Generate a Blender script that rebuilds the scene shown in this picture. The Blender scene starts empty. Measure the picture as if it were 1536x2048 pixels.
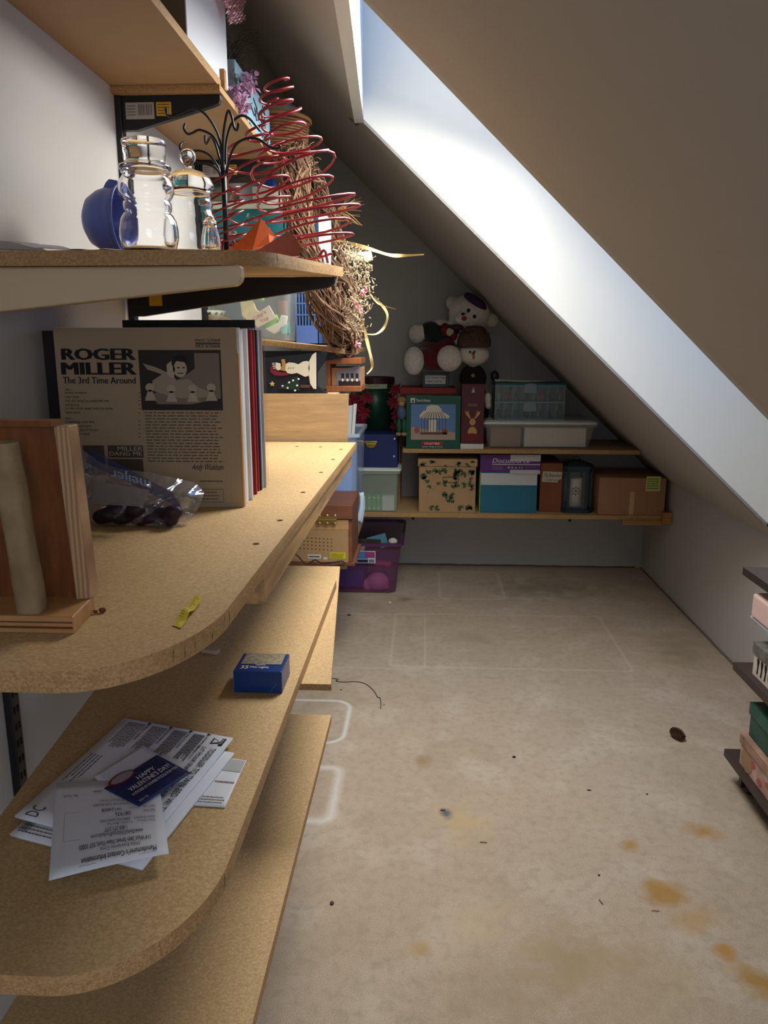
import bpy, bmesh, math, random
from mathutils import Vector, Matrix
random.seed(7)
S = bpy.context.scene
COL = S.collection
R = math.radians
# ------------------------------------------------------------------ camera
EYE = Vector((0, 0, 1.25)); F = 1538.0
PITCH = R(12.25); YAW = R(3.05)
cam_d = bpy.data.cameras.new('camera'); cam = bpy.data.objects.new('camera', cam_d); COL.objects.link(cam)
cam.location = EYE; cam.rotation_euler = (R(90) - PITCH, 0, YAW)
cam_d.sensor_fit = 'VERTICAL'; cam_d.sensor_height = 24.0; cam_d.lens = 24.0 * F / 2048; cam_d.clip_start = .02
S.camera = cam
FW = Vector((-math.sin(YAW) * math.cos(PITCH), math.cos(YAW) * math.cos(PITCH), -math.sin(PITCH)))
RT = Vector((math.cos(YAW), math.sin(YAW), 0)); UP = RT.cross(FW)
def at(px, py, ax, v):                       # a photograph point laid on the plane x, y or z = v
    r = FW + RT * ((px - 768) / F) - UP * ((py - 1024) / F); i = 'xyz'.index(ax)
    return EYE + r * ((v - EYE[i]) / r[i])
def ceil_at(px, py):
    r = FW + RT * ((px - 768) / F) - UP * ((py - 1024) / F); n = Vector((.955, 0, 1))
    return EYE + r * ((1.762 - n.dot(EYE)) / n.dot(r))
# ------------------------------------------------------------------ world, lights, exposure
W = bpy.data.worlds.new('sky'); S.world = W; W.use_nodes = True
bg = W.node_tree.nodes['Background']; bg.inputs[0].default_value = (.22, .45, 1, 1); bg.inputs[1].default_value = 1.45
def area(name, loc, to, sx, sy, power, color):
    d = bpy.data.lights.new(name, 'AREA'); d.shape = 'RECTANGLE'; d.size = sx; d.size_y = sy; d.energy = power; d.color = color
    o = bpy.data.objects.new(name, d); COL.objects.link(o); o.location = loc
    o.rotation_euler = (Vector(to) - Vector(loc)).to_track_quat('-Z', 'Y').to_euler(); return o
area('skylight_daylight', (.10, 2.08, 2.08), (-.45, 1.95, 1.0), .75, .75, 30, (1, .96, .87)).data.spread = R(158)
area('window_daylight', (.75, -2.25, 1.55), (.2, 2.0, .5), 1.3, 1.1, 12, (1, .93, .86))
area('side_window_daylight', (2.2, -.6, .8), (-.69, 1.0, .5), 1.2, .8, 17, (.60, .76, 1))
area('near_shelf_fill', (1.9, -.25, 1.95), (-.5, .8, .8), .9, .7, 12, (.90, .94, 1))  # added fill light brightening the near shelves, not an actual window
S.view_settings.view_transform = 'Standard'; S.view_settings.look = 'None'
S.view_settings.gamma = 1; S.view_settings.use_curve_mapping = False; S.view_settings.exposure = .22
# ------------------------------------------------------------------ materials
def lin(c):
    return tuple(((v / 255 / 12.92) if v / 255 <= .04045 else ((v / 255 + .055) / 1.055) ** 2.4) for v in c[:3]) + (1,)
MATS = {}
def mat(name, rgb, rough=.6, metal=0, var=0, scale=8, bump=0, bscale=60, trans=0, alpha=1, ior=1.45, spec=.4, sheen=0, stretch=None, emit=0, rgb2=None):
    if name in MATS: return MATS[name]
    m = bpy.data.materials.new(name); m.use_nodes = True; nt = m.node_tree; b = nt.nodes['Principled BSDF']
    L = nt.links.new; N = nt.nodes.new
    b.inputs['Base Color'].default_value = lin(rgb); b.inputs['Roughness'].default_value = rough
    b.inputs['Metallic'].default_value = metal; b.inputs['IOR'].default_value = ior
    b.inputs['Transmission Weight'].default_value = trans; b.inputs['Alpha'].default_value = alpha
    b.inputs['Specular IOR Level'].default_value = spec; b.inputs['Sheen Weight'].default_value = sheen
    tc = N('ShaderNodeTexCoord'); mp = N('ShaderNodeMapping'); L(tc.outputs['Object'], mp.inputs[0])
    if stretch: mp.inputs['Scale'].default_value = stretch
    if var or rgb2:
        n = N('ShaderNodeTexNoise'); n.inputs['Scale'].default_value = scale; n.inputs['Detail'].default_value = 6
        L(mp.outputs[0], n.inputs['Vector']); r = N('ShaderNodeValToRGB'); c = lin(rgb)
        r.color_ramp.elements[0].position = .32; r.color_ramp.elements[1].position = .68
        if rgb2: r.color_ramp.elements[0].color = lin(rgb2); r.color_ramp.elements[1].color = c
        else:
            r.color_ramp.elements[0].color = tuple(v * (1 - var) for v in c[:3]) + (1,)
            r.color_ramp.elements[1].color = tuple(min(1, v * (1 + var)) for v in c[:3]) + (1,)
        L(n.outputs[0], r.inputs[0]); L(r.outputs[0], b.inputs['Base Color'])
    if bump:
        n2 = N('ShaderNodeTexNoise'); n2.inputs['Scale'].default_value = bscale; n2.inputs['Detail'].default_value = 4
        L(mp.outputs[0], n2.inputs['Vector']); bp = N('ShaderNodeBump'); bp.inputs['Strength'].default_value = bump; bp.inputs['Distance'].default_value = .004
        L(n2.outputs[0], bp.inputs['Height']); L(bp.outputs[0], b.inputs['Normal'])
    MATS[name] = m; return m
def film_mat(name, rgb, lo=.05, hi=.55, rough=.08, tint=(255, 255, 255), diff=.0):
    m = bpy.data.materials.new(name); m.use_nodes = True; nt = m.node_tree; nt.nodes.clear(); N = nt.nodes.new; L = nt.links.new
    o = N('ShaderNodeOutputMaterial'); t = N('ShaderNodeBsdfTransparent'); t.inputs[0].default_value = lin(tint); p = N('ShaderNodeBsdfPrincipled'); p.inputs['Base Color'].default_value = lin(rgb)
    p.inputs['Roughness'].default_value = rough; p.inputs['Metallic'].default_value = .75; w = N('ShaderNodeLayerWeight'); w.inputs[0].default_value = .35
    r = N('ShaderNodeMapRange'); r.inputs[3].default_value = lo + diff; r.inputs[4].default_value = hi; L(w.outputs['Facing'], r.inputs[0]); x = N('ShaderNodeMixShader')
    L(r.outputs[0], x.inputs[0]); L(t.outputs[0], x.inputs[1]); L(p.outputs[0], x.inputs[2]); L(x.outputs[0], o.inputs[0]); MATS[name] = m; return m
def chipboard(name, base, dark, light, coarse=1.0, tone=(196, 160, 108)):
    m = bpy.data.materials.new(name); m.use_nodes = True; nt = m.node_tree; b = nt.nodes['Principled BSDF']; L = nt.links.new; N = nt.nodes.new
    g = N('ShaderNodeNewGeometry'); v = N('ShaderNodeTexVoronoi'); v.inputs['Scale'].default_value = 330 / coarse; L(g.outputs['Position'], v.inputs['Vector'])
    n = N('ShaderNodeTexNoise'); n.inputs['Scale'].default_value = 170 / coarse; n.inputs['Detail'].default_value = 5; L(g.outputs['Position'], n.inputs['Vector'])
    r = N('ShaderNodeValToRGB'); e = r.color_ramp.elements; e[0].position = .2; e[0].color = lin(dark); e[1].position = .8; e[1].color = lin(light)
    k = e.new(.5); k.color = lin(base)
    mx = N('ShaderNodeMix'); mx.data_type = 'FLOAT'; mx.inputs[0].default_value = .45; sep = N('ShaderNodeSeparateColor'); L(v.outputs['Color'], sep.inputs[0])
    L(n.outputs[0], mx.inputs[2]); L(sep.outputs[0], mx.inputs[3]); L(mx.outputs[0], r.inputs[0])
    n3 = N('ShaderNodeTexNoise'); n3.inputs['Scale'].default_value = 5; n3.inputs['Detail'].default_value = 3; L(g.outputs['Position'], n3.inputs['Vector'])
    mc = N('ShaderNodeMix'); mc.data_type = 'RGBA'; mc.inputs[7].default_value = lin(tone)
    ml = N('ShaderNodeMath'); ml.operation = 'MULTIPLY'; ml.inputs[1].default_value = .55; L(n3.outputs[0], ml.inputs[0]); L(ml.outputs[0], mc.inputs[0])
    L(r.outputs[0], mc.inputs[6]); L(mc.outputs[2], b.inputs['Base Color']); b.inputs['Roughness'].default_value = .62; b.inputs['Specular IOR Level'].default_value = .3
    bp = N('ShaderNodeBump'); bp.inputs['Strength'].default_value = .12 * coarse; bp.inputs['Distance'].default_value = .001; L(n.outputs[0], bp.inputs['Height']); L(bp.outputs[0], b.inputs['Normal'])
    MATS[name] = m; return m
PB = chipboard('particle_board', (190, 158, 110), (170, 138, 92), (208, 178, 132), .8, (182, 150, 104))
PBE = chipboard('particle_board_edge', (160, 120, 74), (122, 88, 50), (188, 150, 100), .7)
WOODR = dict(rough=.55, stretch=(1, 6, 18))
def wood(name, rgb, var=.22, stretch=(1, 14, 14), rough=.5): return mat(name, rgb, rough, var=var, scale=6, stretch=stretch, bump=.1, bscale=30)
# ------------------------------------------------------------------ mesh building
class MB:
    def __init__(s): s.v = []; s.f = []
    def add(s, vs, fs):
        o = len(s.v); s.v += [Vector(p) for p in vs]; s.f += [tuple(i + o for i in f) for f in fs]; return s
    def box(s, x0, x1, y0, y1, z0, z1):
        return s.add([(x0,y0,z0),(x1,y0,z0),(x1,y1,z0),(x0,y1,z0),(x0,y0,z1),(x1,y0,z1),(x1,y1,z1),(x0,y1,z1)],
                     [(0,3,2,1),(4,5,6,7),(0,1,5,4),(1,2,6,5),(2,3,7,6),(3,0,4,7)])
    def hexa(s, b, t): return s.add(list(b) + list(t), [(0,3,2,1),(4,5,6,7),(0,1,5,4),(1,2,6,5),(2,3,7,6),(3,0,4,7)])
    def prism(s, poly, d):                  # polygon (3D points) extruded along vector d
        n = len(poly); d = Vector(d); a = [Vector(p) for p in poly]
        fs = [tuple(range(n - 1, -1, -1)), tuple(range(n, 2 * n))] + [(i, (i + 1) % n, n + (i + 1) % n, n + i) for i in range(n)]
        return s.add(a + [p + d for p in a], fs)
    def tube(s, pts, r, n=6, close=False, r1=None):
        P = [Vector(p) for p in pts]; k = len(P); rings = []; prev = None; o = len(s.v)
        for i, p in enumerate(P):
            if close: t = P[(i + 1) % k] - P[i - 1]
            else: t = P[min(i + 1, k - 1)] - P[max(i - 1, 0)]
            t.normalize() if t.length else None
            if prev is None: a = t.orthogonal().normalized()
            else: a = (prev - t * prev.dot(t)); a = a.normalized() if a.length > 1e-6 else t.orthogonal().normalized()
            prev = a; b = t.cross(a); rr = r if r1 is None else r + (r1 - r) * i / (k - 1)
            s.v += [p + (a * math.cos(2 * math.pi * j / n) + b * math.sin(2 * math.pi * j / n)) * rr for j in range(n)]
        m = k if close else k - 1
        for i in range(m):
            q = (i + 1) % k
            s.f += [(o + i * n + j, o + i * n + (j + 1) % n, o + q * n + (j + 1) % n, o + q * n + j) for j in range(n)]
        if not close: s.f += [tuple(o + j for j in range(n - 1, -1, -1)), tuple(o + (k - 1) * n + j for j in range(n))]
        return s
    def lathe(s, c, prof, n=32, axis='z', lobes=0, lob=0):
        o = len(s.v); c = Vector(c)
        for r, h in prof:
            for j in range(n):
                t = 2 * math.pi * j / n; rr = r * (1 + lob * math.cos(lobes * t)) if lobes else r
                x, y = rr * math.cos(t), rr * math.sin(t)
                s.v.append(c + (Vector((x, y, h)) if axis == 'z' else Vector((h, x, y)) if axis == 'x' else Vector((y, h, x))))
        for i in range(len(prof) - 1):
            s.f += [(o + i * n + j, o + i * n + (j + 1) % n, o + (i + 1) * n + (j + 1) % n, o + (i + 1) * n + j) for j in range(n)]
        if prof[0][0] > 1e-6: s.f.append(tuple(o + j for j in range(n - 1, -1, -1)))
        if prof[-1][0] > 1e-6: s.f.append(tuple(o + (len(prof) - 1) * n + j for j in range(n)))
        return s
    def ball(s, c, r, n=12, m=8):
        r = r if hasattr(r, '__len__') else (r, r, r); o = len(s.v); c = Vector(c)
        for i in range(m + 1):
            a = math.pi * i / m
            for j in range(n):
                t = 2 * math.pi * j / n; s.v.append(c + Vector((r[0] * math.sin(a) * math.cos(t), r[1] * math.sin(a) * math.sin(t), -r[2] * math.cos(a))))
        for i in range(m): s.f += [(o + i * n + j, o + i * n + (j + 1) % n, o + (i + 1) * n + (j + 1) % n, o + (i + 1) * n + j) for j in range(n)]
        return s
    def grid(s, f, nu, nv):
        o = len(s.v)
        for i in range(nu + 1):
            for j in range(nv + 1): s.v.append(Vector(f(i / nu, j / nv)))
        s.f += [(o + i * (nv + 1) + j, o + (i + 1) * (nv + 1) + j, o + (i + 1) * (nv + 1) + j + 1, o + i * (nv + 1) + j + 1) for i in range(nu) for j in range(nv)]
        return s
    def rot(s, ang, piv, axis='z', start=0):
        M = Matrix.Rotation(ang, 3, axis.upper()) if isinstance(axis, str) else Matrix.Rotation(ang, 3, axis); p = Vector(piv)
        for i in range(start, len(s.v)): s.v[i] = M @ (s.v[i] - p) + p
        return s
    def xf(s, M, start=0):
        for i in range(start, len(s.v)): s.v[i] = M @ s.v[i]
        return s
def finish(o, label=None, cat=None, group=None, kind=None):
    if label: o['label'] = label
    if cat: o['category'] = cat
    if group: o['group'] = group
    if kind: o['kind'] = kind
    return o
def build(mb, name, m, parent=None, smooth=False, bevel=0, solid=0, label=None, cat=None, group=None, kind=None, sub=0, seg=2):
    if not mb.v: return None
    xs = [v.x for v in mb.v]; ys = [v.y for v in mb.v]; zs = [v.z for v in mb.v]
    base = Vector(((min(xs) + max(xs)) / 2, (min(ys) + max(ys)) / 2, min(zs)))
    me = bpy.data.meshes.new(name); me.from_pydata([v - base for v in mb.v], [], mb.f)
    bm = bmesh.new(); bm.from_mesh(me); bmesh.ops.remove_doubles(bm, verts=bm.verts, dist=1e-6)
    if not solid: bmesh.ops.recalc_face_normals(bm, faces=bm.faces)
    bm.to_mesh(me); bm.free()
    me.materials.append(m); me.polygons.foreach_set('use_smooth', [smooth] * len(me.polygons))
    o = bpy.data.objects.new(name, me); COL.objects.link(o); o.location = base
    if parent:
        o.parent = parent; w = parent.location.copy(); q = parent.parent
        while q: w += q.location; q = q.parent
        o.location = base - w
    if solid: d = o.modifiers.new('solid', 'SOLIDIFY'); d.thickness = solid; d.offset = 0
    if bevel: d = o.modifiers.new('bevel', 'BEVEL'); d.width = bevel; d.segments = seg; d.limit_method = 'ANGLE'; d.angle_limit = R(35)
    if sub: d = o.modifiers.new('sub', 'SUBSURF'); d.levels = sub; d.render_levels = sub
    return finish(o, label, cat, group, kind)
def thing(name, loc, label, cat, group=None):
    o = bpy.data.objects.new(name, None); COL.objects.link(o); o.location = loc; o.empty_display_size = .05
    return finish(o, label, cat, group)
def plane(O, U, V, e=.0006):                 # maps (u, v) in 0..1 on a flat face, lifted by e
    O, U, V = Vector(O), Vector(U), Vector(V); n = U.cross(V).normalized()
    return lambda u, v, k=1: O + U * u + V * v + n * (e * k)
def quadmap(a, b, c, d, lift=None, e=.0006): # a(0,0) b(1,0) c(1,1) d(0,1)
    a, b, c, d = map(Vector, (a, b, c, d))
    def f(u, v, k=1):
        p = a * (1 - u) * (1 - v) + b * u * (1 - v) + c * u * v + d * (1 - u) * v
        return p + Vector((0, 0, (lift(u, v) if lift else 0) + e * k))
    return f
INK = mat('black_ink', (22, 20, 20), .7); GREYINK = mat('grey_ink', (95, 92, 90), .7); WHITEINK = mat('white_ink', (225, 222, 215), .6)
def txt(body, f, u0, v0, u1, v1, m=INK, parent=None, bold=0, shear=0, k=2, name='lettering'):
    cu = bpy.data.curves.new('t', 'FONT'); cu.body = body; cu.resolution_u = 2;  cu.shear = shear
    ob = bpy.data.objects.new('t', cu); COL.objects.link(ob)
    bpy.context.view_layer.update(); me0 = ob.evaluated_get(bpy.context.evaluated_depsgraph_get()).to_mesh()
    vs = [v.co.copy() for v in me0.vertices]; fs = [tuple(p.vertices) for p in me0.polygons]
    bpy.data.objects.remove(ob); bpy.data.curves.remove(cu)
    if not vs: return
    x0 = min(v.x for v in vs); x1 = max(v.x for v in vs); y0 = min(v.y for v in vs); y1 = max(v.y for v in vs)
    mb = MB(); sh = (0,) if not bold else (-bold * .5, 0, bold * .5)
    for i_, q in enumerate(sh): mb.add([f(u0 + (u1 - u0) * (v.x + q - x0) / (x1 - x0), v0 + (v1 - v0) * (v.y - y0) / (y1 - y0), k + .12 * i_) for v in vs], fs)
    return build(mb, name, m, parent)
def flat(mb, f, pts, k=1): mb.add([f(u, v, k) for u, v in pts], [tuple(range(len(pts)))]); return mb
def rect(mb, f, u0, v0, u1, v1, k=1): return flat(mb, f, [(u0, v0), (u1, v0), (u1, v1), (u0, v1)], k)
def disc(mb, f, cu, cv, ru, rv, k=1, n=18, a0=0): return flat(mb, f, [(cu + ru * math.cos(a0 + 2 * math.pi * i / n), cv + rv * math.sin(a0 + 2 * math.pi * i / n)) for i in range(n)], k)
def textlines(mb, f, u0, v0, u1, v1, n, fill=.45, k=1, rag=.1):   # tiny illegible print: rows of word-long dashes
    for i in range(n):
        v = v0 + (v1 - v0) * (i + .5) / n; h = abs(v1 - v0) / n * fill / 2; u = u0; s = 1 if u1 > u0 else -1; end = u1 - s * random.random() * rag * abs(u1 - u0)
        while (end - u) * s > 0:
            w = random.uniform(.03, .11) * abs(u1 - u0); w = min(w, (end - u) * s)
            flat(mb, f, [(u, v - h), (u + s * w, v - h), (u + s * w, v + h), (u, v + h)], k); u += s * (w + .018 * abs(u1 - u0))
    return mb
def blob(parts, vox=.006):
    mb = MB()
    for p in parts: mb.ball(p[0], p[1], 20, 14)
    me = bpy.data.meshes.new('b'); me.from_pydata(mb.v, [], mb.f); o = bpy.data.objects.new('b', me); COL.objects.link(o)
    d = o.modifiers.new('r', 'REMESH'); d.mode = 'VOXEL'; d.voxel_size = vox
    s = o.modifiers.new('s', 'SMOOTH'); s.iterations = 4; s.factor = .6
    bpy.context.view_layer.update(); e = o.evaluated_get(bpy.context.evaluated_depsgraph_get()).to_mesh()
    r = MB(); r.v = [v.co.copy() for v in e.vertices]; r.f = [tuple(p.vertices) for p in e.polygons]
    bpy.data.objects.remove(o); return r
# ================================================================== SETTING
XL, XR, YB, YF = -.69, 1.245, 4.32, -2.3
def cz(x): return 1.762 - .955 * x
WALLM = mat('painted_drywall', (186, 184, 177), .75, var=.02, scale=3, bump=.05, bscale=150)
CEILM = mat('painted_ceiling', (182, 175, 166), .8, var=.02, scale=3, bump=.05, bscale=120)
build(MB().box(XL - .1, XL, YF, YB, 0, 2.6), 'wall_left', WALLM, kind='structure')
build(MB().box(XL - .1, 3.0, YB, YB + .1, 0, 2.6), 'wall_back', WALLM, kind='structure')
build(MB().box(XR, XR + .1, -.0, YB, 0, cz(XR) + .02), 'wall_right', WALLM, kind='structure')
# room widens behind the camera, closed off with plain walls
build(MB().box(XL - .1, 3.0, YF - .1, YF, 0, .9).box(XL - .1, .0, YF - .1, YF, .9, 2.3).box(1.5, 3.0, YF - .1, YF, .9, 2.3).box(XL - .1, 3.0, YF - .1, YF, 2.3, 2.62), 'wall_front', WALLM, kind='structure')
build(MB().box(2.9, 3.0, YF, 0, 0, 2.6).box(XR, 3.0, 0, .1, 0, 2.6), 'wall_side', WALLM, kind='structure')
build(MB().box(XL - .1, 3.0, YF - .1, .0, 2.5, 2.6), 'ceiling_flat', CEILM, kind='structure').name = 'ceiling'
# sloping ceiling with the skylight opening: corner points on the slope
A0 = ceil_at(727, 246); A1 = Vector((-.155, 1.53, cz(-.155))); E0 = ceil_at(1536, 1055); 
dirv = (E0 - A0); D1a, D1b = ceil_at(735, 10), ceil_at(1536, 840); d1y = lambda x: D1a.y + (D1b.y - D1a.y) * (x - D1a.x) / (D1b.x - D1a.x)
A1 = Vector((-.155, d1y(-.155), cz(-.155))); t = (1.17 - A0.x) / dirv.x; B0 = A0 + dirv * t; B0.z = cz(B0.x); B1 = Vector((1.17, d1y(1.17), cz(1.17)))
xa, xb = XL - .1, XR + .1
A0.y += 0
def cp(x, y, dz=0): return Vector((x, y, cz(x) + dz))
def slab(mb, pts, th=.012): mb.prism(pts, (0, 0, th)); return mb
cl = MB()
slab(cl, [cp(xa, 0), cp(xa, A1.y), cp(A1.x, A1.y), cp(B1.x, B1.y), cp(xb, B1.y), cp(xb, 0)])
slab(cl, [cp(xa, A1.y), cp(xa, YB), cp(A0.x, YB), cp(A0.x, A0.y), cp(A1.x, A1.y)])
slab(cl, [cp(A0.x, A0.y), cp(A0.x, YB), cp(B0.x, YB), cp(B0.x, B0.y)])
slab(cl, [cp(B1.x, B1.y), cp(B0.x, B0.y), cp(B0.x, YB), cp(xb, YB), cp(xb, B1.y)])
build(cl, 'ceiling', CEILM, kind='structure')
SH = .62
up = Vector((.03, 0, SH))
SHM = mat('skylight_shaft_paint', (214, 212, 202), .6)
def wallp(a, b, off, h=SH):
    off = Vector(off); return MB().prism([a + Vector((0, 0, .0)), b + Vector((0, 0, .0)), b + Vector((0, 0, h)), a + Vector((0, 0, h))], off)
build(wallp(A0, B0, (0, .03, 0)), 'skylight_cheek', SHM, kind='structure').name = 'trim_1'
build(wallp(A1, A0, (-.03, 0, 0)), 'trim_2', SHM, kind='structure')
build(wallp(B1, A1, (0, -.03, 0)), 'trim_3', SHM, kind='structure')
build(wallp(B1, B0, (.03, 0, 0)), 'trim_4', SHM, kind='structure')
# small corner bead where the shaft meets the slope
c0, c1, c2 = ceil_at(697, 236), ceil_at(727, 241), ceil_at(713, 253)
build(MB().prism([c0 + Vector((0,0,.0)), c1, c2], (0, -.012, .03)), 'trim_5', mat('corner_bead', (196, 200, 206), .6), kind='structure')
sk = MB(); h = Vector((0, 0, SH - .03)); ring = [A0 + h, B0 + h, B1 + h, A1 + h]
for i in range(4): sk.tube([ring[i], ring[(i + 1) % 4]], .022, 4)
build(sk, 'window_1', mat('skylight_frame_white', (225, 225, 222), .5), kind='structure')
wf = MB()
for b in ((0, .05, .9, 2.3), (1.45, 1.5, .9, 2.3), (.05, 1.45, .9, .95), (.05, 1.45, 2.25, 2.3), (.05, 1.45, 1.58, 1.62)): wf.box(b[0], b[1], YF - .08, YF - .02, b[2], b[3])
build(wf, 'window_2', MATS['skylight_frame_white'], kind='structure')
# ---------------------------------------------------------------- carpet
def carpet():
    m = bpy.data.materials.new('beige_carpet'); m.use_nodes = True; nt = m.node_tree; b = nt.nodes['Principled BSDF']; L = nt.links.new; N = nt.nodes.new
    g = N('ShaderNodeNewGeometry')
    def noise(s, d=4, dist=0):
        n = N('ShaderNodeTexNoise'); n.inputs['Scale'].default_value = s; n.inputs['Detail'].default_value = d; n.inputs['Distortion'].default_value = dist; L(g.outputs['Position'], n.inputs['Vector']); return n
    def mth(op, a, c=None, clamp=False):
        k = N('ShaderNodeMath'); k.operation = op; k.use_clamp = clamp
        for i, x in enumerate((a, c)):
            if x is None: continue
            if isinstance(x, (int, float)): k.inputs[i].default_value = x
            else: L(x, k.inputs[i])
        return k.outputs[0]
    def ramp(src, p0, p1, c0, c1):
        r = N('ShaderNodeValToRGB'); r.color_ramp.elements[0].position = p0; r.color_ramp.elements[1].position = p1
        r.color_ramp.elements[0].color = lin(c0); r.color_ramp.elements[1].color = lin(c1); L(src, r.inputs[0]); return r.outputs[0]
    def mix(fac, a, c, mode='MIX'):
        k = N('ShaderNodeMix'); k.data_type = 'RGBA'; k.blend_type = mode
        (L(fac, k.inputs[0]) if not isinstance(fac, float) else setattr(k.inputs[0], 'default_value', fac))
        L(a, k.inputs[6]); (L(c, k.inputs[7]) if not isinstance(c, tuple) else setattr(k.inputs[7], 'default_value', lin(c))); return k.outputs[2]
    fine = noise(420, 3); col = ramp(fine.outputs[0], .3, .7, (152, 132, 108), (194, 174, 148))
    big = noise(1.6, 4, .6); col = mix(mth('MULTIPLY', big.outputs[0], .42), col, (160, 148, 134))
    pt = noise(5.5, 5, .3); pf = mth('MULTIPLY', mth('SUBTRACT', pt.outputs[0], .5, True), 1.3, True); col = mix(pf, col, (206, 196, 178))
    md = noise(38, 5, .5); mf_ = mth('MULTIPLY', mth('SUBTRACT', md.outputs[0], .46, True), 2.2, True); col = mix(mf_, col, (150, 136, 114)); dk = noise(3.7, 6, 1.0); df = mth('MULTIPLY', mth('SUBTRACT', dk.outputs[0], .56, True), 2.6, True); col = mix(df, col, (140, 124, 98))
    sep = N('ShaderNodeSeparateXYZ'); L(g.outputs['Position'], sep.inputs[0])
    wob = noise(14, 5); wv = mth('SUBTRACT', wob.outputs[0], .5)
    def stain(px, py, rx, ry, color, amt):
        nonlocal col
        c = at(px, py, 'z', 0)
        dx = mth('DIVIDE', mth('SUBTRACT', sep.outputs[0], c.x), rx); dy = mth('DIVIDE', mth('SUBTRACT', sep.outputs[1], c.y), ry)
        d = mth('SQRT', mth('ADD', mth('MULTIPLY', dx, dx), mth('MULTIPLY', dy, dy)))
        d = mth('ADD', d, mth('MULTIPLY', wv, 2.2)); amt = amt * 1.5
        fct = mth('MULTIPLY', mth('SUBTRACT', 1.0, d, True), amt, True); col = mix(fct, col, color)
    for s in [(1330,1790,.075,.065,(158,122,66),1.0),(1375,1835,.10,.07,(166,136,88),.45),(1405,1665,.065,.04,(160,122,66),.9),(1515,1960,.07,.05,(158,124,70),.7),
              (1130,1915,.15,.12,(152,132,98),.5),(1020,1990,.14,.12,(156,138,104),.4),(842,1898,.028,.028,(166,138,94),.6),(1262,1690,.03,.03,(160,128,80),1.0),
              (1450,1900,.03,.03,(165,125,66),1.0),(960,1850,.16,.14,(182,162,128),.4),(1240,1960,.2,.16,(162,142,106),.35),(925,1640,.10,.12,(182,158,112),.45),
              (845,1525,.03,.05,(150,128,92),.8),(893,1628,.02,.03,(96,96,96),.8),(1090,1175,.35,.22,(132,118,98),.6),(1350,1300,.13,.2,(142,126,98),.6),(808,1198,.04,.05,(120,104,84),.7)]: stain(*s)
    def outline(cx, cy, hx, hy, r, w, color, amt):
        nonlocal col
        ax = mth('ABSOLUTE', mth('SUBTRACT', sep.outputs[0], cx)); ay = mth('ABSOLUTE', mth('SUBTRACT', sep.outputs[1], cy))
        qx = mth('MAXIMUM', mth('SUBTRACT', ax, hx - r), 0.0); qy = mth('MAXIMUM', mth('SUBTRACT', ay, hy - r), 0.0)
        d = mth('SUBTRACT', mth('SQRT', mth('ADD', mth('MULTIPLY', qx, qx), mth('MULTIPLY', qy, qy))), r)
        fct = mth('MULTIPLY', mth('SUBTRACT', 1.0, mth('DIVIDE', mth('ABSOLUTE', d), w), True), amt, True); col = mix(fct, col, color)
    def box_px(x0, y0, x1, y1, *a):
        p = at(x0, y1, 'z', 0); q = at(x1, y0, 'z', 0); r_ = at(x1, y1, 'z', 0)
        outline((p.x + r_.x) / 2, (p.y + q.y) / 2, (r_.x - p.x) / 2, (q.y - p.y) / 2, *a)
    box_px(520, 1402, 686, 1482, .06, .012, (222, 218, 210), .7); box_px(560, 1535, 660, 1640, .03, .022, (224, 220, 212), .5)
    box_px(880, 1145, 1010, 1197, .04, .012, (196, 186, 170), .5); box_px(780, 1235, 1260, 1332, .02, .009, (200, 192, 176), .35); box_px(560, 1230, 850, 1332, .02, .008, (198, 192, 178), .35)
    L(col, b.inputs['Base Color']); b.inputs['Roughness'].default_value = .95; b.inputs['Specular IOR Level'].default_value = .1; b.inputs['Sheen Weight'].default_value = .15
    bp = N('ShaderNodeBump'); bp.inputs['Strength'].default_value = .6; bp.inputs['Distance'].default_value = .003; L(fine.outputs[0], bp.inputs['Height']); L(bp.outputs[0], b.inputs['Normal'])
    return m
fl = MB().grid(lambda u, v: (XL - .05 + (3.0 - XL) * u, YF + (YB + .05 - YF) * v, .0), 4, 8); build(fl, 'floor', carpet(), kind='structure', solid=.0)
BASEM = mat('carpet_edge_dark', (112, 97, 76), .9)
random.seed(3)
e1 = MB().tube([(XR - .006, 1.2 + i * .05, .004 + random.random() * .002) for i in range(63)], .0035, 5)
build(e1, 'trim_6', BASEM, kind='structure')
e2 = MB().tube([(XL + .3 + i * .05, YB - .005, .003 + random.random() * .003) for i in range(33)], .005, 5); build(e2, 'trim_7', BASEM, kind='structure')
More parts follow.
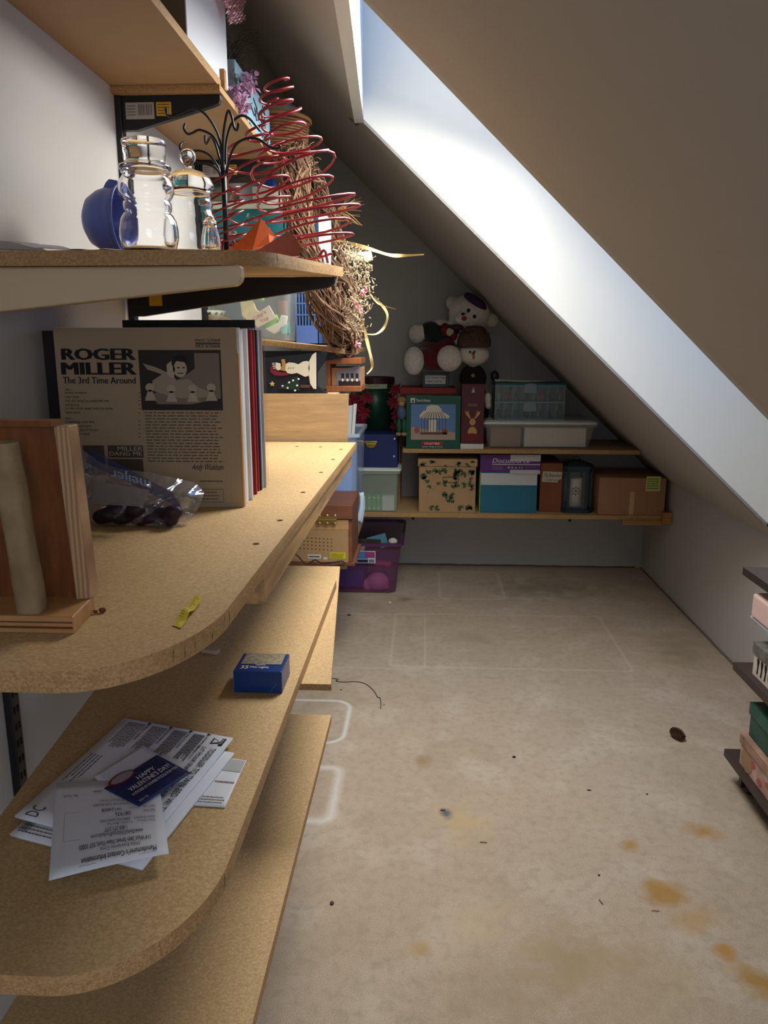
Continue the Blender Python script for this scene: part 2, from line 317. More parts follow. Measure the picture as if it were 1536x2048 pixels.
# ================================================================== LEFT SHELVING
BLK = mat('black_steel', (24, 25, 28), .45, spec=.5); DSL = mat('slot_shadow', (6, 6, 7), .8)
def standard(y, z0, z1, label):
    t = thing('wall_standard', (XL + .008, y, z0), label, 'shelf track')
    build(MB().box(XL, XL + .014, y - .013, y + .013, z0, z1), 'track', BLK, t, bevel=.002)
    s = MB(); z = z0 + .02
    while z < z1 - .02: s.box(XL + .0141, XL + .0146, y - .007, y - .003, z, z + .012); s.box(XL + .0141, XL + .0146, y + .003, y + .007, z, z + .012); z += .03
    build(s, 'slots', DSL, t, kind='stuff')
standard(1.15, .0, 1.30, 'near black slotted wall track below the shelf, left of the papers')
standard(1.82, .0, 1.785, 'middle black slotted wall track beside the glass jars')
standard(2.42, .0, 1.785, 'far black slotted wall track behind the black hook stand')
def bracket(y, zt, length, label, m=BLK, tall=.07, tip=.018, sticker=True, round_tip=False):
    t = thing('shelf_bracket', (XL + .014, y, zt - tall), label, 'shelf bracket')
    x0 = XL + .0142; x1 = XL + length
    poly = [(x0, y - .008, zt), (x0, y - .008, zt - tall), (x0 + .03, y - .008, zt - tall), (x1 - .02, y - .008, zt - tip - .006), (x1 - .004, y - .008, zt - tip), (x1, y - .008, zt - tip + .008), (x1, y - .008, zt)]
    build(MB().prism(poly, (0, .016, 0)), 'arm', m, t, bevel=.001)
    return t
BR1 = bracket(1.82, 1.785, .235, 'black bracket with barcode sticker under the top shelf, near the jars')
BR2 = bracket(2.42, 1.785, .235, 'black bracket with small sticker under the top shelf, behind the hook stand')
for tt, y in ((BR1, 1.82), (BR2, 2.42)):
    f = plane((XL + .02, y - .0084, 1.785 - .052), (.16, 0, 0), (0, 0, .04), .0005)
    a = MB(); rect(a, f, .02, .1, .42, .95); bs = build(a, 'barcode_sticker', mat('sticker_white', (168, 166, 160), .6), tt)
    b_ = MB(); [rect(b_, f, .2 + i * .022, .3, .2 + i * .022 + random.choice((.006, .012)), .85, 2) for i in range(9)]; [rect(b_, f, .04, .3 + .15 * i, .16, .34 + .15 * i, 2) for i in range(4)]
    build(b_, 'barcode', GREYINK, bs)
    c_ = MB(); rect(c_, f, .45, .25, .66, .95); ys = build(c_, 'caution_sticker', mat('sticker_yellow', (204, 160, 48), .6), tt)
    d_ = MB(); textlines(d_, f, .47, .3, .64, .9, 4, .4, 2); build(d_, 'print', mat('brown_ink', (110, 80, 30), .7), ys)
BR3 = bracket(1.79, 1.399, .485, 'long black bracket under the far end of the jar shelf', tall=.085)
f = plane((XL + .06, 1.79 - .0085, 1.399 - .062), (.03, 0, 0), (0, 0, .035), .0005); a = MB(); rect(a, f, 0, 0, 1, 1); build(a, 'caution_sticker', MATS['sticker_yellow'], BR3)
bracket(2.42, 1.232, .44, 'black bracket hidden under the shelf that carries the clear bin', tall=.07)
WB = mat('cream_bracket_enamel', (208, 186, 150), .45)
wbp = thing('shelf_bracket', (XL, 1.15, 1.29), 'cream metal bracket with a rounded tip under the jar shelf', 'shelf bracket')
wy, wz = 1.137, 1.3615
pp = [(XL + .0142, wy, wz), (XL + .0142, wy, wz - .068), (XL + .04, wy, wz - .066), (XL + .37, wy, wz - .032)] + [(XL + .41 + .014 * math.sin(a_), wy, wz - .013 - .015 * math.cos(a_)) for a_ in (.2, .6, 1.0, 1.4)] + [(XL + .424, wy, wz)]
build(MB().prism(pp, (0, .026, 0)), 'arm', WB, wbp, bevel=.003)
# shelves ------------------------------------------------------
def board(outline, z0, th, name, label, cat='shelf', lip=None, top=PB, edge=PBE, slope=0, sy=0):
    t = thing(name, (sum(p[0] for p in outline) / len(outline), sum(p[1] for p in outline) / len(outline), z0), label, cat)
    n = len(outline); zz = lambda p: z0 + slope * (p[0] + .45) + sy * (p[1] - 1.15)
    v = [(p[0], p[1], zz(p)) for p in outline] + [(p[0], p[1], zz(p) + th) for p in outline]
    build(MB().add(v, [tuple(range(n - 1, -1, -1)), tuple(range(n, 2 * n))]), 'panel', top, t)
    rnd = random.Random(5); sides = MB()
    for i in range(n):
        p, q = Vector(outline[i]), Vector(outline[(i + 1) % n]); k = max(1, int((q - p).length / .012)); nrm = Vector(((q - p).y, -(q - p).x)).normalized()
        def fn(u, w, p=p, q=q, nrm=nrm):
            a = p.lerp(q, u); j = 0 if w in (0, 1) else .0008 * rnd.random(); return (a.x + nrm.x * j, a.y + nrm.y * j, zz(a) + th * w)
        sides.grid(fn, min(k, 60), 3)
    build(sides, 'cut_edge', edge, t); return t
def corner(cx, cy, r, a0, a1, n=14): return [(cx + r * math.cos(R(a0 + (a1 - a0) * i / n)), cy + r * math.sin(R(a0 + (a1 - a0) * i / n))) for i in range(n + 1)]
def ecorner(cx, cy, rx, ry, n=16): return [(cx + rx * math.cos(R(270 + 90 * i / n)), cy + ry * math.sin(R(270 + 90 * i / n))) for i in range(n + 1)]
S2 = board([(XL, 1.12)] + ecorner(-.345, 1.27, .115, .15) + [(-.195, 1.86), (XL, 1.86)], 1.3625, .021, 'wall_shelf', 'chipboard shelf with rounded corner carrying the glass jars and red wire trees', sy=.061)
S3 = board([(XL, .622)] + ecorner(-.33, .80, .115, .178) + [(-.205, 2.28), (XL, 2.28)], .945, .021, 'wall_shelf', 'wide chipboard shelf with rounded corner carrying the row of records')
S4 = board([(-.49, .575)] + ecorner(-.34, .74, .128, .165) + [(-.212, 1.79), (-.60, 1.79)], .669, .021, 'wall_shelf', 'chipboard shelf with rounded corner carrying the loose papers and small blue box')
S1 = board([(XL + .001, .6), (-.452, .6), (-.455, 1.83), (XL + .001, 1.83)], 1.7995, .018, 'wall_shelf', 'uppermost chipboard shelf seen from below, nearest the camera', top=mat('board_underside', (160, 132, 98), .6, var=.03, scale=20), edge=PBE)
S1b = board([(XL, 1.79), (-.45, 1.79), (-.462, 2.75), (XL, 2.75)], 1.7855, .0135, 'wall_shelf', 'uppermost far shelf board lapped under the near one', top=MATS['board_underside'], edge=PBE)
S2b = board([(XL, 2.38), (-.25, 2.38), (-.25, 3.25), (XL, 3.25)], 1.245, .016, 'wall_shelf', 'far chipboard shelf carrying the clear bin and the blue basket', slope=-.105)
C5 = board([(-.53, .45), (-.21, .45), (-.21, 1.637), (-.53, 1.637)], .391, .019, 'wall_shelf', 'lowest near chipboard shelf just above the carpet')
C6 = board([(XL, 2.885), (-.30, 2.885), (-.30, 3.74), (XL, 3.74)], .391, .019, 'wall_shelf', 'low far shelf under the wooden record player')
FB = board([(-.50, 1.25), (-.16, 1.25), (-.225, 1.985), (-.58, 1.985)], .655, .012, 'loose_board', 'loose thin board sticking out under the shelf with the papers', cat='board')
# screws in S3, rail and block under it
scr = [(512,1088),(560,1041),(606,985),(642,945),(666,919),(682,899),(594,893),(641,894)]
for i, (px, py) in enumerate(scr):
    p = at(px, py, 'z', .966); build(MB().lathe((p.x, p.y, .9658), [(.005, 0), (.005, .0008), (.002, .0006)], 8), 'screw_head', mat('dark_screw', (50, 36, 26), .5, .6), S3)
RAILM = wood('rough_pine', (172, 134, 88), .3, (14, 1, 14))
build(MB().box(-.252, -.214, .98, 2.22, .907, .9448), 'front_rail', RAILM, S3, bevel=.002)
build(MB().box(-.30, -.254, 1.25, 1.29, .875, .944), 'support_block', wood('dark_pine', (110, 72, 38), .2), S3, bevel=.002)
build(MB().box(-.30, -.256, 2.1, 2.14, .885, .944), 'support_block', MATS['dark_pine'], S3, bevel=.002)
# ================================================================== RECORDS
def sleeve(name, y, th, xr, xl, z0, z1, m, label, group, lean=0):
    mb = MB().box(xl, xr, y, y + th, z0, z1)
    if lean: mb.rot(lean, (xl, y, z0), 'y')
    return build(mb, name, m, None, bevel=.0006, seg=1, label=label, cat='record', group=group)
ZS = .9662
FC = thing('record_sleeve', (-.48, 1.33, ZS), 'front beige record sleeve with black title lettering and a photo', 'record')
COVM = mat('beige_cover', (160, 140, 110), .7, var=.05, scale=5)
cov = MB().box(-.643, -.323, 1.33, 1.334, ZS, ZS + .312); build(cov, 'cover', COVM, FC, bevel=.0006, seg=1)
build(MB().box(-.3229, -.3208, 1.3305, 1.3345, ZS + .001, ZS + .27), 'spine_strip', mat('orange_spine', (196, 128, 48), .6), FC)
f = plane((-.643, 1.33, ZS), (.32, 0, 0), (0, 0, .312), .0004)
def uvp(px, py):                              # photo pixel -> cover uv
    p = at(px, py, 'y', 1.33); return ((p.x + .643) / .32, (p.z - ZS) / .312)
def T(body, x0, y0, x1, y1, par=FC, m=INK, **k):
    a, b = uvp(x0, y1), uvp(x1, y0); txt(body, f, a[0], a[1], b[0], b[1], m, par, **k)
T('ROGER', 126, 697, 269, 720, bold=.11); T('MILLER', 126, 725, 270, 749, bold=.11); T('The 3rd Time Around', 127, 754, 271, 767, bold=.05)
T('MGS 27068', 391, 678, 440, 683, bold=.02); T('SRS 67068', 391, 690, 440, 695, bold=.02)
ink = MB(); a, b = uvp(391, 689), uvp(440, 685); rect(ink, f, a[0], a[1], b[0], b[1])
for s_, x1_, y_ in [('SIDE 1',143,777),('ENGINE, ENGINE #9',174,784),('THIS TOWN',158,792),('THE LAST WORD IN LONESOME IS ME',218,800),('WATER DOG',159,808),("I'LL PICK UP MY HEART AND GO HOME",225,815),('SWISS MAID',161,823),('SIDE 2',145,835),('IT HAPPENED THAT WAY',190,842),('THE GOOD OLD DAYS',183,850),('AND A BUTTON',196,858),('EAST STAR',180,866)]:
    T(s_, 131, y_, x1_, y_ + 4, bold=.01)
for y_ in (785,793,801,809,817,825,842,850,858,866,874): a = uvp(277, y_ + 1); rect(ink, f, a[0], a[1], a[0] + .012, a[1] + .004)
a, b = uvp(296, 925), uvp(445, 823); textlines(ink, f, a[0], a[1], b[0], b[1], 17, .34)
a, b = uvp(400, 965), uvp(446, 960); textlines(ink, f, a[0], a[1], b[0], b[1], 1, .5)
for q in ((366, 978, 447, 1004),):
    a, b = uvp(q[0], q[3]), uvp(q[2], q[1])
    for r_ in ((a[0], a[1], b[0], a[1] + .003), (a[0], b[1] - .003, b[0], b[1]), (a[0], a[1], a[0] + .002, b[1]), (b[0] - .002, a[1], b[0], b[1])): rect(ink, f, *r_)
    textlines(ink, f, a[0] + .02, a[1] + .01, b[0] - .02, b[1] - .01, 3, .3)
build(ink, 'print', mat('faded_ink', (84, 76, 64), .8), FC, kind='stuff')
T('Andy Wickham', 384, 928, 447, 943, shear=.5)
ph = MB(); a, b = uvp(284, 820), uvp(441, 700); rect(ph, f, a[0], a[1], b[0], b[1]); PHO = build(ph, 'photo', mat('photo_dark', (42, 36, 30), .6), FC)
pf = lambda u, v, k=1: f(a[0] + (b[0] - a[0]) * u, a[1] + (b[1] - a[1]) * v, k)
g1 = MB(); flat(g1, pf, [(.02,.2),(.15,.22),(.2,.1),(.62,.1),(.98,.2),(.98,.95),(.68,.95),(.68,.7),(.6,.62),(.2,.3)], 2); build(g1, 'photo_wall', mat('photo_mid', (120, 108, 90), .6), PHO)
g2 = MB(); flat(g2, pf, [(.05,.78),(.2,.72),(.36,.62),(.46,.5),(.6,.52),(.72,.38),(.86,.3),(.8,.22),(.5,.2),(.3,.26),(.12,.34),(.16,.5),(.28,.6),(.1,.68)], 3); build(g2, 'photo_shirt', mat('photo_light', (150, 136, 114), .6), PHO)
g3 = MB(); disc(g3, pf, .5, .7, .085, .15, 4); flat(g3, pf, [(.34,.76),(.4,.82),(.44,.7),(.42,.52),(.34,.6)], 4); build(g3, 'photo_face', mat('photo_face', (176, 160, 134), .6), PHO)
g4 = MB(); flat(g4, pf, [(.40,.78),(.44,.9),(.54,.93),(.6,.84),(.59,.72),(.56,.8),(.46,.82),(.42,.72)], 5)
for ex in (.465, .53): rect(g4, pf, ex, .7, ex + .035, .72, 5)
rect(g4, pf, .47, .61, .54, .625, 5); build(g4, 'photo_hair', mat('photo_black', (24, 20, 18), .6), PHO)
g5 = MB()
for tx, ty in ((.12,.28),(.38,.26),(.64,.26),(.87,.28)): disc(g5, pf, tx, ty + .1, .055, .07, 5); flat(g5, pf, [(tx-.07,ty-.12),(tx+.07,ty-.12),(tx+.04,ty),(tx+.02,ty+.06),(tx-.02,ty+.06),(tx-.04,ty)], 5)
build(g5, 'photo_trophies', mat('photo_gleam', (168, 156, 134), .5), PHO)
sm = MB()
for q in ((217, 891, 286, 915), (218, 918, 286, 952), (170, 891, 208, 950)): aa, bb = uvp(q[0], q[3]), uvp(q[2], q[1]); rect(sm, f, aa[0], aa[1], bb[0], bb[1])
build(sm, 'small_cover_print', mat('photo_brown', (70, 60, 50), .6), FC)
T('MILLER', 236, 893, 285, 901, m=MATS['photo_gleam'], bold=.03, k=3); T('DANG ME', 220, 903, 284, 911, m=MATS['photo_gleam'], bold=.03, k=3)
sleeve('record_sleeve', 1.3345, .005, -.325, -.665, ZS, ZS + .308, mat('black_sleeve', (26, 24, 26), .5), 'black record sleeve poking out left just behind the front cover', None)
specs = [('white', (214, 212, 206), 7, 'white edged record sleeve among the pale ones near the front'), ('grey', (150, 150, 152), 4, 'grey edged record sleeve between the white ones'),
         ('cream', (188, 168, 132), 4, 'cream edged record sleeve in the middle of the row'), ('brown', (96, 62, 44), 2, 'brown edged record sleeve behind the cream ones'),
         ('red', (150, 38, 42), 4, 'dark red edged record sleeve in the back half of the row'), ('black', (26, 26, 30), 4, 'black edged record sleeve near the back of the row'), ('pale blue', (170, 186, 204), 2, 'pale blue edged record sleeve at the back of the row')]
order = ['white','white','grey','white','white','cream','white','grey','white','cream','brown','grey','cream','red','cream','red','red','brown','red','cream','red','red','black','black','pale blue','pale blue','cream']
ORDN = ['first', 'second', 'third', 'fourth', 'fifth', 'sixth', 'seventh', 'eighth']
y = 1.3402; rr = random.Random(11)
for i, k_ in enumerate(order):
    c = [s_ for s_ in specs if s_[0] == k_][0]; th = rr.choice((.0045, .006, .0075)); xr = -.3235 + rr.uniform(-.006, .004) - .0002 * i
    m_ = mat('sleeve_' + k_.replace(' ', '_'), c[1], .55, var=.12, scale=40, stretch=(1, 1, .1))
    o = sleeve('record_sleeve', y, th, xr, xr - .315 - rr.uniform(0, .012), ZS, ZS + .31 + rr.uniform(-.003, .005), m_, ORDN[order[:i].count(k_)] + ' ' + k_ + ' edged record sleeve counting back from the front cover', 'record sleeves in the row')
    if rr.random() < .3: pass
    y += th + .0011
YE = y
t = thing('record_sleeve', (-.48, YE, ZS), 'last record sleeve in a loose clear plastic cover', 'record')
build(MB().box(-.64, -.322, YE + .001, YE + .006, ZS, ZS + .312), 'cover', mat('sleeve_tan', (176, 156, 128), .6), t)
CLR = film_mat('clear_film', (235, 240, 245), .15, .6, .15)
build(MB().grid(lambda u, v: (-.64 + .325 * u, YE - .0005 + .0012 * math.sin(v * 9 + u * 4), ZS + .002 + .315 * v), 8, 16), 'plastic_cover', CLR, t, smooth=True)
sleeve('record_sleeve', YE + .0075, .006, -.336, -.60, ZS, ZS + .332, mat('sleeve_dark_green', (30, 38, 34), .6), 'tall dark sleeve standing above the others at the back', None)
# ================================================================== PLYWOOD STAND near left on S3
PLY = wood('plywood_shaded', (112, 64, 26), .25, (14, 3, 3));  # brown darkened so the colour carries the shade inside the stand
def plyedge(name='plywood_edge'):
    m = bpy.data.materials.new(name); m.use_nodes = True; nt = m.node_tree; b = nt.nodes['Principled BSDF']; g = nt.nodes.new('ShaderNodeTexCoord'); w = nt.nodes.new('ShaderNodeTexWave')
    w.inputs['Scale'].default_value = 70; w.inputs['Distortion'].default_value = 1.2; w.bands_direction = 'X'; r = nt.nodes.new('ShaderNodeValToRGB'); r.color_ramp.elements[0].color = lin((140, 102, 66)); r.color_ramp.elements[1].color = lin((178, 140, 98))
    nt.links.new(g.outputs['Object'], w.inputs[0]); nt.links.new(w.outputs[0], r.inputs[0]); nt.links.new(r.outputs[0], b.inputs['Base Color']); b.inputs['Roughness'].default_value = .7; MATS[name] = m; return m
PLE = plyedge()
q = at(148, 1268, 'z', ZS); q2 = at(190, 1222, 'z', ZS)
st = thing('plywood_stand', (q.x - .1, q.y + .05, ZS), 'open plywood stand with a gray block inside, front left on the record shelf', 'stand')
sx, sy = q.x, q.y; bx, by = q2.x, q2.y
build(MB().prism([(sx - .26, sy, ZS), (sx, sy, ZS), (bx, by, ZS), (bx - .26, by, ZS)], (0, 0, .018)), 'base', wood('plywood_light', (178, 130, 80), .15, (3, 14, 3)), st, bevel=.0008, seg=1)
build(MB().box(sx - .26, sx - .0005, sy - .0012, sy - .0002, ZS + .0055, ZS + .0075).box(sx - .26, sx - .0005, sy - .0012, sy - .0002, ZS + .0115, ZS + .0125), 'ply_layer', mat('dark_ply', (92, 60, 36), .7), st)
tp = at(158, 850, 'y', by); HP = tp.z
build(MB().prism([(bx - .30, by - .008, ZS + .018), (bx - .012, by - .008, ZS + .018), (bx - .012 - .008, by - .008, HP), (bx - .30, by - .008, HP)], (0, .012, 0)), 'back_panel', PLY, st)
build(MB().prism([(bx - .012, by - .016, ZS + .0181), (bx + .002, by - .012, ZS + .0181), (bx - .006, by - .012, HP), (bx - .020, by - .016, HP)], (0, .022, 0)), 'side_strip', PLE, st, bevel=.0008, seg=1)
build(MB().box(bx - .30, bx - .02, by - .02, by + .004, HP, HP + .006), 'top_strip', PLY, st)
pa = at(48, 1232, 'z', ZS + .018); pb = at(75, 880, 'y', pa.y)
blk = MB(); hb = HP - ZS - .018 - .012
for zf in [i / 12 for i in range(13)]:
    pass
def blockf(u, v):
    a = 2 * math.pi * u; w = .0125; cx = pa.x + .001 - .012 * v; c_, s_ = math.cos(a), math.sin(a); p = 4
    r_ = w / (abs(c_) ** p + abs(s_) ** p) ** (1 / p); return (cx + r_ * c_ * (1 + .06 * math.sin(v * 11)), pa.y + .016 + r_ * s_, ZS + .0182 + hb * v)
blk.grid(blockf, 24, 30); build(blk, 'block', mat('plaster_block', (140, 116, 84), .85, var=.2, scale=30, bump=.8, bscale=70), st, smooth=True)
# wood chip and yellow tape strip on S3
q = at(205, 1225, 'z', ZS); build(MB().ball((q.x, q.y, ZS + .0028), (.0045, .003, .003), 6, 4).ball((q.x - .006, q.y - .004, ZS + .0022), (.003, .002, .0022), 6, 4), 'wood_crumb', mat('crumb', (112, 62, 30), .8), label='little brown wood crumb beside the plywood stand', cat='debris')
tq = [at(345, 1252, 'z', ZS), at(362, 1258, 'z', ZS), at(405, 1205, 'z', ZS), at(392, 1197, 'z', ZS)]
fm = quadmap(*tq, lift=lambda u, v: .0012 + .005 * math.exp(-((v - .4) / .12) ** 2) + .004 * v * v)
ty = thing('tape_strip', (tq[0].x + .02, tq[0].y + .02, ZS), 'yellow paper strip lying near the front of the record shelf', 'tape')
build(MB().grid(lambda u, v: fm(u, v, 0), 2, 16), 'strip', mat('yellow_tape', (206, 186, 52), .6), ty)
tk = MB()
for i in range(22): v = .04 + i * .044; rect(tk, fm, .08, v, .5 if i % 4 else .8, v + .008)
build(tk, 'print', mat('olive_ink', (120, 108, 30), .7), ty, kind='stuff')
# ================================================================== PLASTIC BAG on S3
bagt = thing('zip_bag', at(290, 1040, 'z', ZS), 'clear zip bag with blue band and dark contents in front of the records', 'bag')
bq = at(290, 1052, 'z', ZS); BY = bq.y
def bagp(px, py, dy=0): return at(px, py, 'y', BY + dy)
outl = [(166,900),(200,925),(240,938),(300,945),(345,955),(392,966),(408,985),(400,1010),(385,1035),(345,1080),(300,1072),(240,1066),(196,1052),(182,1040),(160,1010)]
def film(name, off, m, seed):
    r_ = random.Random(seed); cx_, cy_ = 285, 1010; mb = MB()
    def g_(u, v):
        i = u * (len(outl)); i0 = int(i) % len(outl); fr = i - int(i); a = outl[i0]; b = outl[(i0 + 1) % len(outl)]
        px = a[0] + (b[0] - a[0]) * fr; py = a[1] + (b[1] - a[1]) * fr; px = cx_ + (px - cx_) * v; py = cy_ + (py - cy_) * v
        bul = (1 - v ** 2) * off + .011 * math.sin(px * .07 + seed) * math.sin(py * .10 + px * .05) * (.3 + v) + .005 * abs(math.sin(px * .12 + py * .17 + seed))
        p = bagp(px, py, bul + (1070 - py) * .0004); p.z = max(p.z, ZS + .001 + .002 * v); return p
    mb.grid(g_, 90, 14); return build(mb, name, m, bagt, smooth=True)
BAGM = film_mat('bag_plastic', (240, 240, 245), .10, .75, .12)
film('front_film', -.035, BAGM, 1); film('back_film', .02, BAGM, 4)
cont = MB(); CB = []; r_ = random.Random(2)
for i in range(16):
    px = 205 + i * 9.5; p = bagp(px, 1046 - (i % 4) * 8 + i * .6, r_.uniform(-.012, .008)); CB.append((Vector((p.x, p.y, max(p.z, ZS + .013) + .006 * (i % 2))), (.016, .013, .009 + .004 * r_.random()))); cont.ball((p.x, p.y, max(p.z, ZS + .013)), (.013, .012, .0105 + .003 * r_.random()), 10, 7)
cont = blob([(p_[0], p_[1]) for p_ in CB], .0035)
build(cont, 'contents', mat('dark_purple_contents', (46, 30, 40), .5, var=.3, scale=60, bump=.6, bscale=80), bagt, smooth=True, kind='stuff')
fb = quadmap(bagp(172, 925, -.02), bagp(365, 1018, -.03), bagp(345, 985, -.02), bagp(178, 895, -.01))
b5 = MB().grid(lambda u, v: fb(u, v, 0), 10, 2); build(b5, 'blue_band', mat('bag_blue', (36, 46, 88), .3, alpha=.6), bagt)
lq = quadmap(bagp(286, 1013, -.031), bagp(186, 1008, -.026), bagp(190, 962, -.022), bagp(300, 980, -.026), e=0)
lw = MB().grid(lambda u, v: lq(u, v, 0) + Vector((0, -.001, 0)), 3, 3); build(lw, 'write_on_label', mat('bag_label', (128, 122, 120), .6, alpha=.8), bagt)
fm2 = lambda u, v, k=1: bagp(302, 968, -.034).lerp(bagp(222, 944, -.03), u) + Vector((0, -.002, -.020 * v + .010))
txt('meijer', fm2, 0, 0, 1, 1, mat('bag_letter', (170, 178, 200), .4, alpha=.8), bagt, bold=.03)
# ================================================================== THINGS ON S2
def zj(y): return 1.384 + .061 * (y - 1.15)
ZJ = zj(1.68)
GLS = mat('clear_glass', (255, 255, 255), .02, trans=1, ior=1.3)
def jar(cx, cy, prof, name, label, lid, th=.0022, lobes=0):
    ZJ = zj(cy + .04); t = thing(name, (cx, cy, ZJ), label, 'jar'); inner = [(max(r_ - th, .001), max(h_, .005)) for r_, h_ in prof[::-1]]
    mb = MB(); pr = prof + inner; mb.lathe((cx, cy, ZJ), pr, 48, lobes=lobes, lob=.03 if lobes else 0); build(mb, 'body', GLS, t, smooth=True)
    lm = MB().lathe((cx, cy, ZJ), lid, 40); build(lm, 'lid', GLS, t, smooth=True); return t
jp = at(292, 500, 'z', ZJ); J1 = (at(294, 400, 'y', 1.29).x, 1.29)
k_ = 1.29 / 1538
def prof_px(rows): return [(max(w, 0) * k_ * .5, (505 - r_) * k_ * .985) for w, r_ in rows]
p1 = [(60, 505), (86, 503), (102, 494), (112, 476), (112, 462), (106, 444), (94, 433), (84, 429), (90, 425), (92, 418), (90, 411), (82, 408), (92, 402), (103, 392), (104, 384), (98, 372), (86, 363), (80, 359), (92, 356), (92, 350)]
l1 = [(.1, 352), (84, 352), (96, 350), (97, 345), (84, 342), (76, 340), (75, 334), (78, 330), (77, 315), (82, 302), (80, 299), (70, 298), (.1, 300)]
jar(J1[0], J1[1], prof_px(p1), 'snowman_jar', 'clear glass snowman shaped jar with hat lid, front one on the shelf', prof_px(l1))
J2 = (at(380, 400, 'y', 1.41).x, 1.41); k_ = 1.41 / 1538
p2 = [(60, 505), (84, 503), (100, 490), (104, 465), (98, 440), (84, 422), (80, 414), (86, 408), (80, 402), (78, 392), (86, 384)]
l2 = [(.1, 384), (80, 383), (92, 380), (94, 374), (80, 360), (56, 350), (26, 345), (12, 341), (14, 336), (28, 328), (30, 319), (24, 311), (10, 307), (.1, 306)]
jar(J2[0], J2[1], prof_px(p2), 'glass_jar', 'clear glass jar with round knob lid behind the snowman jar', prof_px(l2))
J3 = (at(420, 450, 'y', 1.33).x, 1.33)
k_ = 1.33 / 1538; jar(J3[0], J3[1], prof_px([(24, 505), (34, 500), (38, 485), (34, 470), (26, 455), (24, 448)]), 'cut_glass_jar', 'small cut glass jar at the shelf edge beside the black stand', prof_px([(.1, 450), (26, 449), (26, 444), (16, 438), (8, 434), (.1, 432)]), lobes=12, th=.002)
# blue bowl lying on its side
BLUE = mat('blue_plastic', (92, 104, 172), .35, spec=.5)
by_ = 1.40; ZJ = zj(by_ + .03); bc = at(240, 430, 'y', by_)
bt = thing('blue_bowl', (bc.x, by_, ZJ), 'periwinkle blue plastic bowl tipped on its side against the wall', 'bowl')
cxr = at(246, 430, 'y', by_).x; rz = .0605; czz = ZJ + rz + .001; K9 = .0605 / .0685
pr = [(.0001, -.074), (.028, -.073), (.046, -.062), (.058, -.042), (.064, -.02), (.066, -.002), (.0685, -.002), (.0685, .003), (.064, .003), (.06, -.02), (.054, -.042), (.042, -.058), (.0001, -.068)]
build(MB().lathe((cxr, by_, czz), [(a * K9, b * K9) for a, b in pr], 40, axis='x'), 'shell', BLUE, bt, smooth=True)
build(MB().prism([(cxr - .046, by_ - .02, czz + .034), (cxr - .04, by_ - .02, czz + .046), (cxr - .026, by_ - .02, czz + .05), (cxr - .020, by_ - .02, czz + .060), (cxr - .014, by_ - .02, czz + .066), (cxr + .002, by_ - .02, czz + .063), (cxr + .002, by_ - .02, czz + .04)], (0, .03, 0)), 'spout', BLUE, bt, bevel=.003, seg=3, smooth=True)
# papers on S2 near left
PAPER = mat('white_paper', (212, 212, 214), .8)
def s2sheet(name, pts, m, label, lift, nz=0, cat='paper'):
    fq = quadmap(*[Vector((p[0], p[1], zj(p[1]) + .0004)) for p in pts], lift=lift); return build(MB().grid(lambda u, v: fq(u, v, 0), 12, 6), name, m, solid=.0006, label=label, cat=cat)
s2sheet('paper_sheet', [(-.61, 1.16), (-.46, 1.13), (-.44, 1.19), (-.58, 1.24)], PAPER, 'white curled sheet lying under the snowman jar', lambda u, v: .0006 + .012 * (1 - u) ** 3 + .001 * math.sin(u * 20))
s2sheet('paper_sheet', [(-.665, 1.19), (-.62, 1.13), (-.57, 1.20), (-.63, 1.28)], mat('grey_paper', (120, 116, 112), .8), 'grey curled sheet near the wall on the jar shelf', lambda u, v: .0022 + .016 * (1 - u) ** 2)
s2sheet('paper_sheet', [(-.385, 1.22), (-.28, 1.24), (-.29, 1.30), (-.40, 1.26)], mat('dark_print_paper', (150, 146, 142), .7), 'crumpled printed sheet between the cut glass jar and the orange paper', lambda u, v: .001 + .004 * math.sin(u * 9) ** 2)
ORG = mat('orange_paper', (228, 106, 44), .8, var=.06, scale=120); RST = mat('rust_paper', (172, 96, 78), .85, var=.06, scale=120)
def pxpoly(pts, y, dy=None): return [at(p[0], p[1], 'y', y + (dy[i] if dy else 0)) for i, p in enumerate(pts)]
op = pxpoly([(455,500),(478,483),(522,437),(536,455),(551,472),(540,494),(505,500)], 1.42, [0, .0, .02, .03, .03, .0, -.01]); op = [Vector((p.x, p.y, max(p.z, zj(p.y) + .001))) for p in op]
build(MB().add(op, [tuple(range(7))]), 'orange_paper', ORG, solid=.0012, label='bright orange paper folded up on the jar shelf', cat='paper')
rp = pxpoly([(492,510),(520,498),(576,463),(590,474),(601,490),(600,512),(594,532),(540,524)], 1.40, [0, 0, .03, .03, .025, .02, .0, 0]); rp = [Vector((p.x, p.y, max(p.z, zj(p.y) + .001))) for p in rp]
build(MB().add(rp, [tuple(range(8))]), 'rust_paper', RST, solid=.0012, label='dusty rust coloured paper folded at the shelf edge', cat='paper')
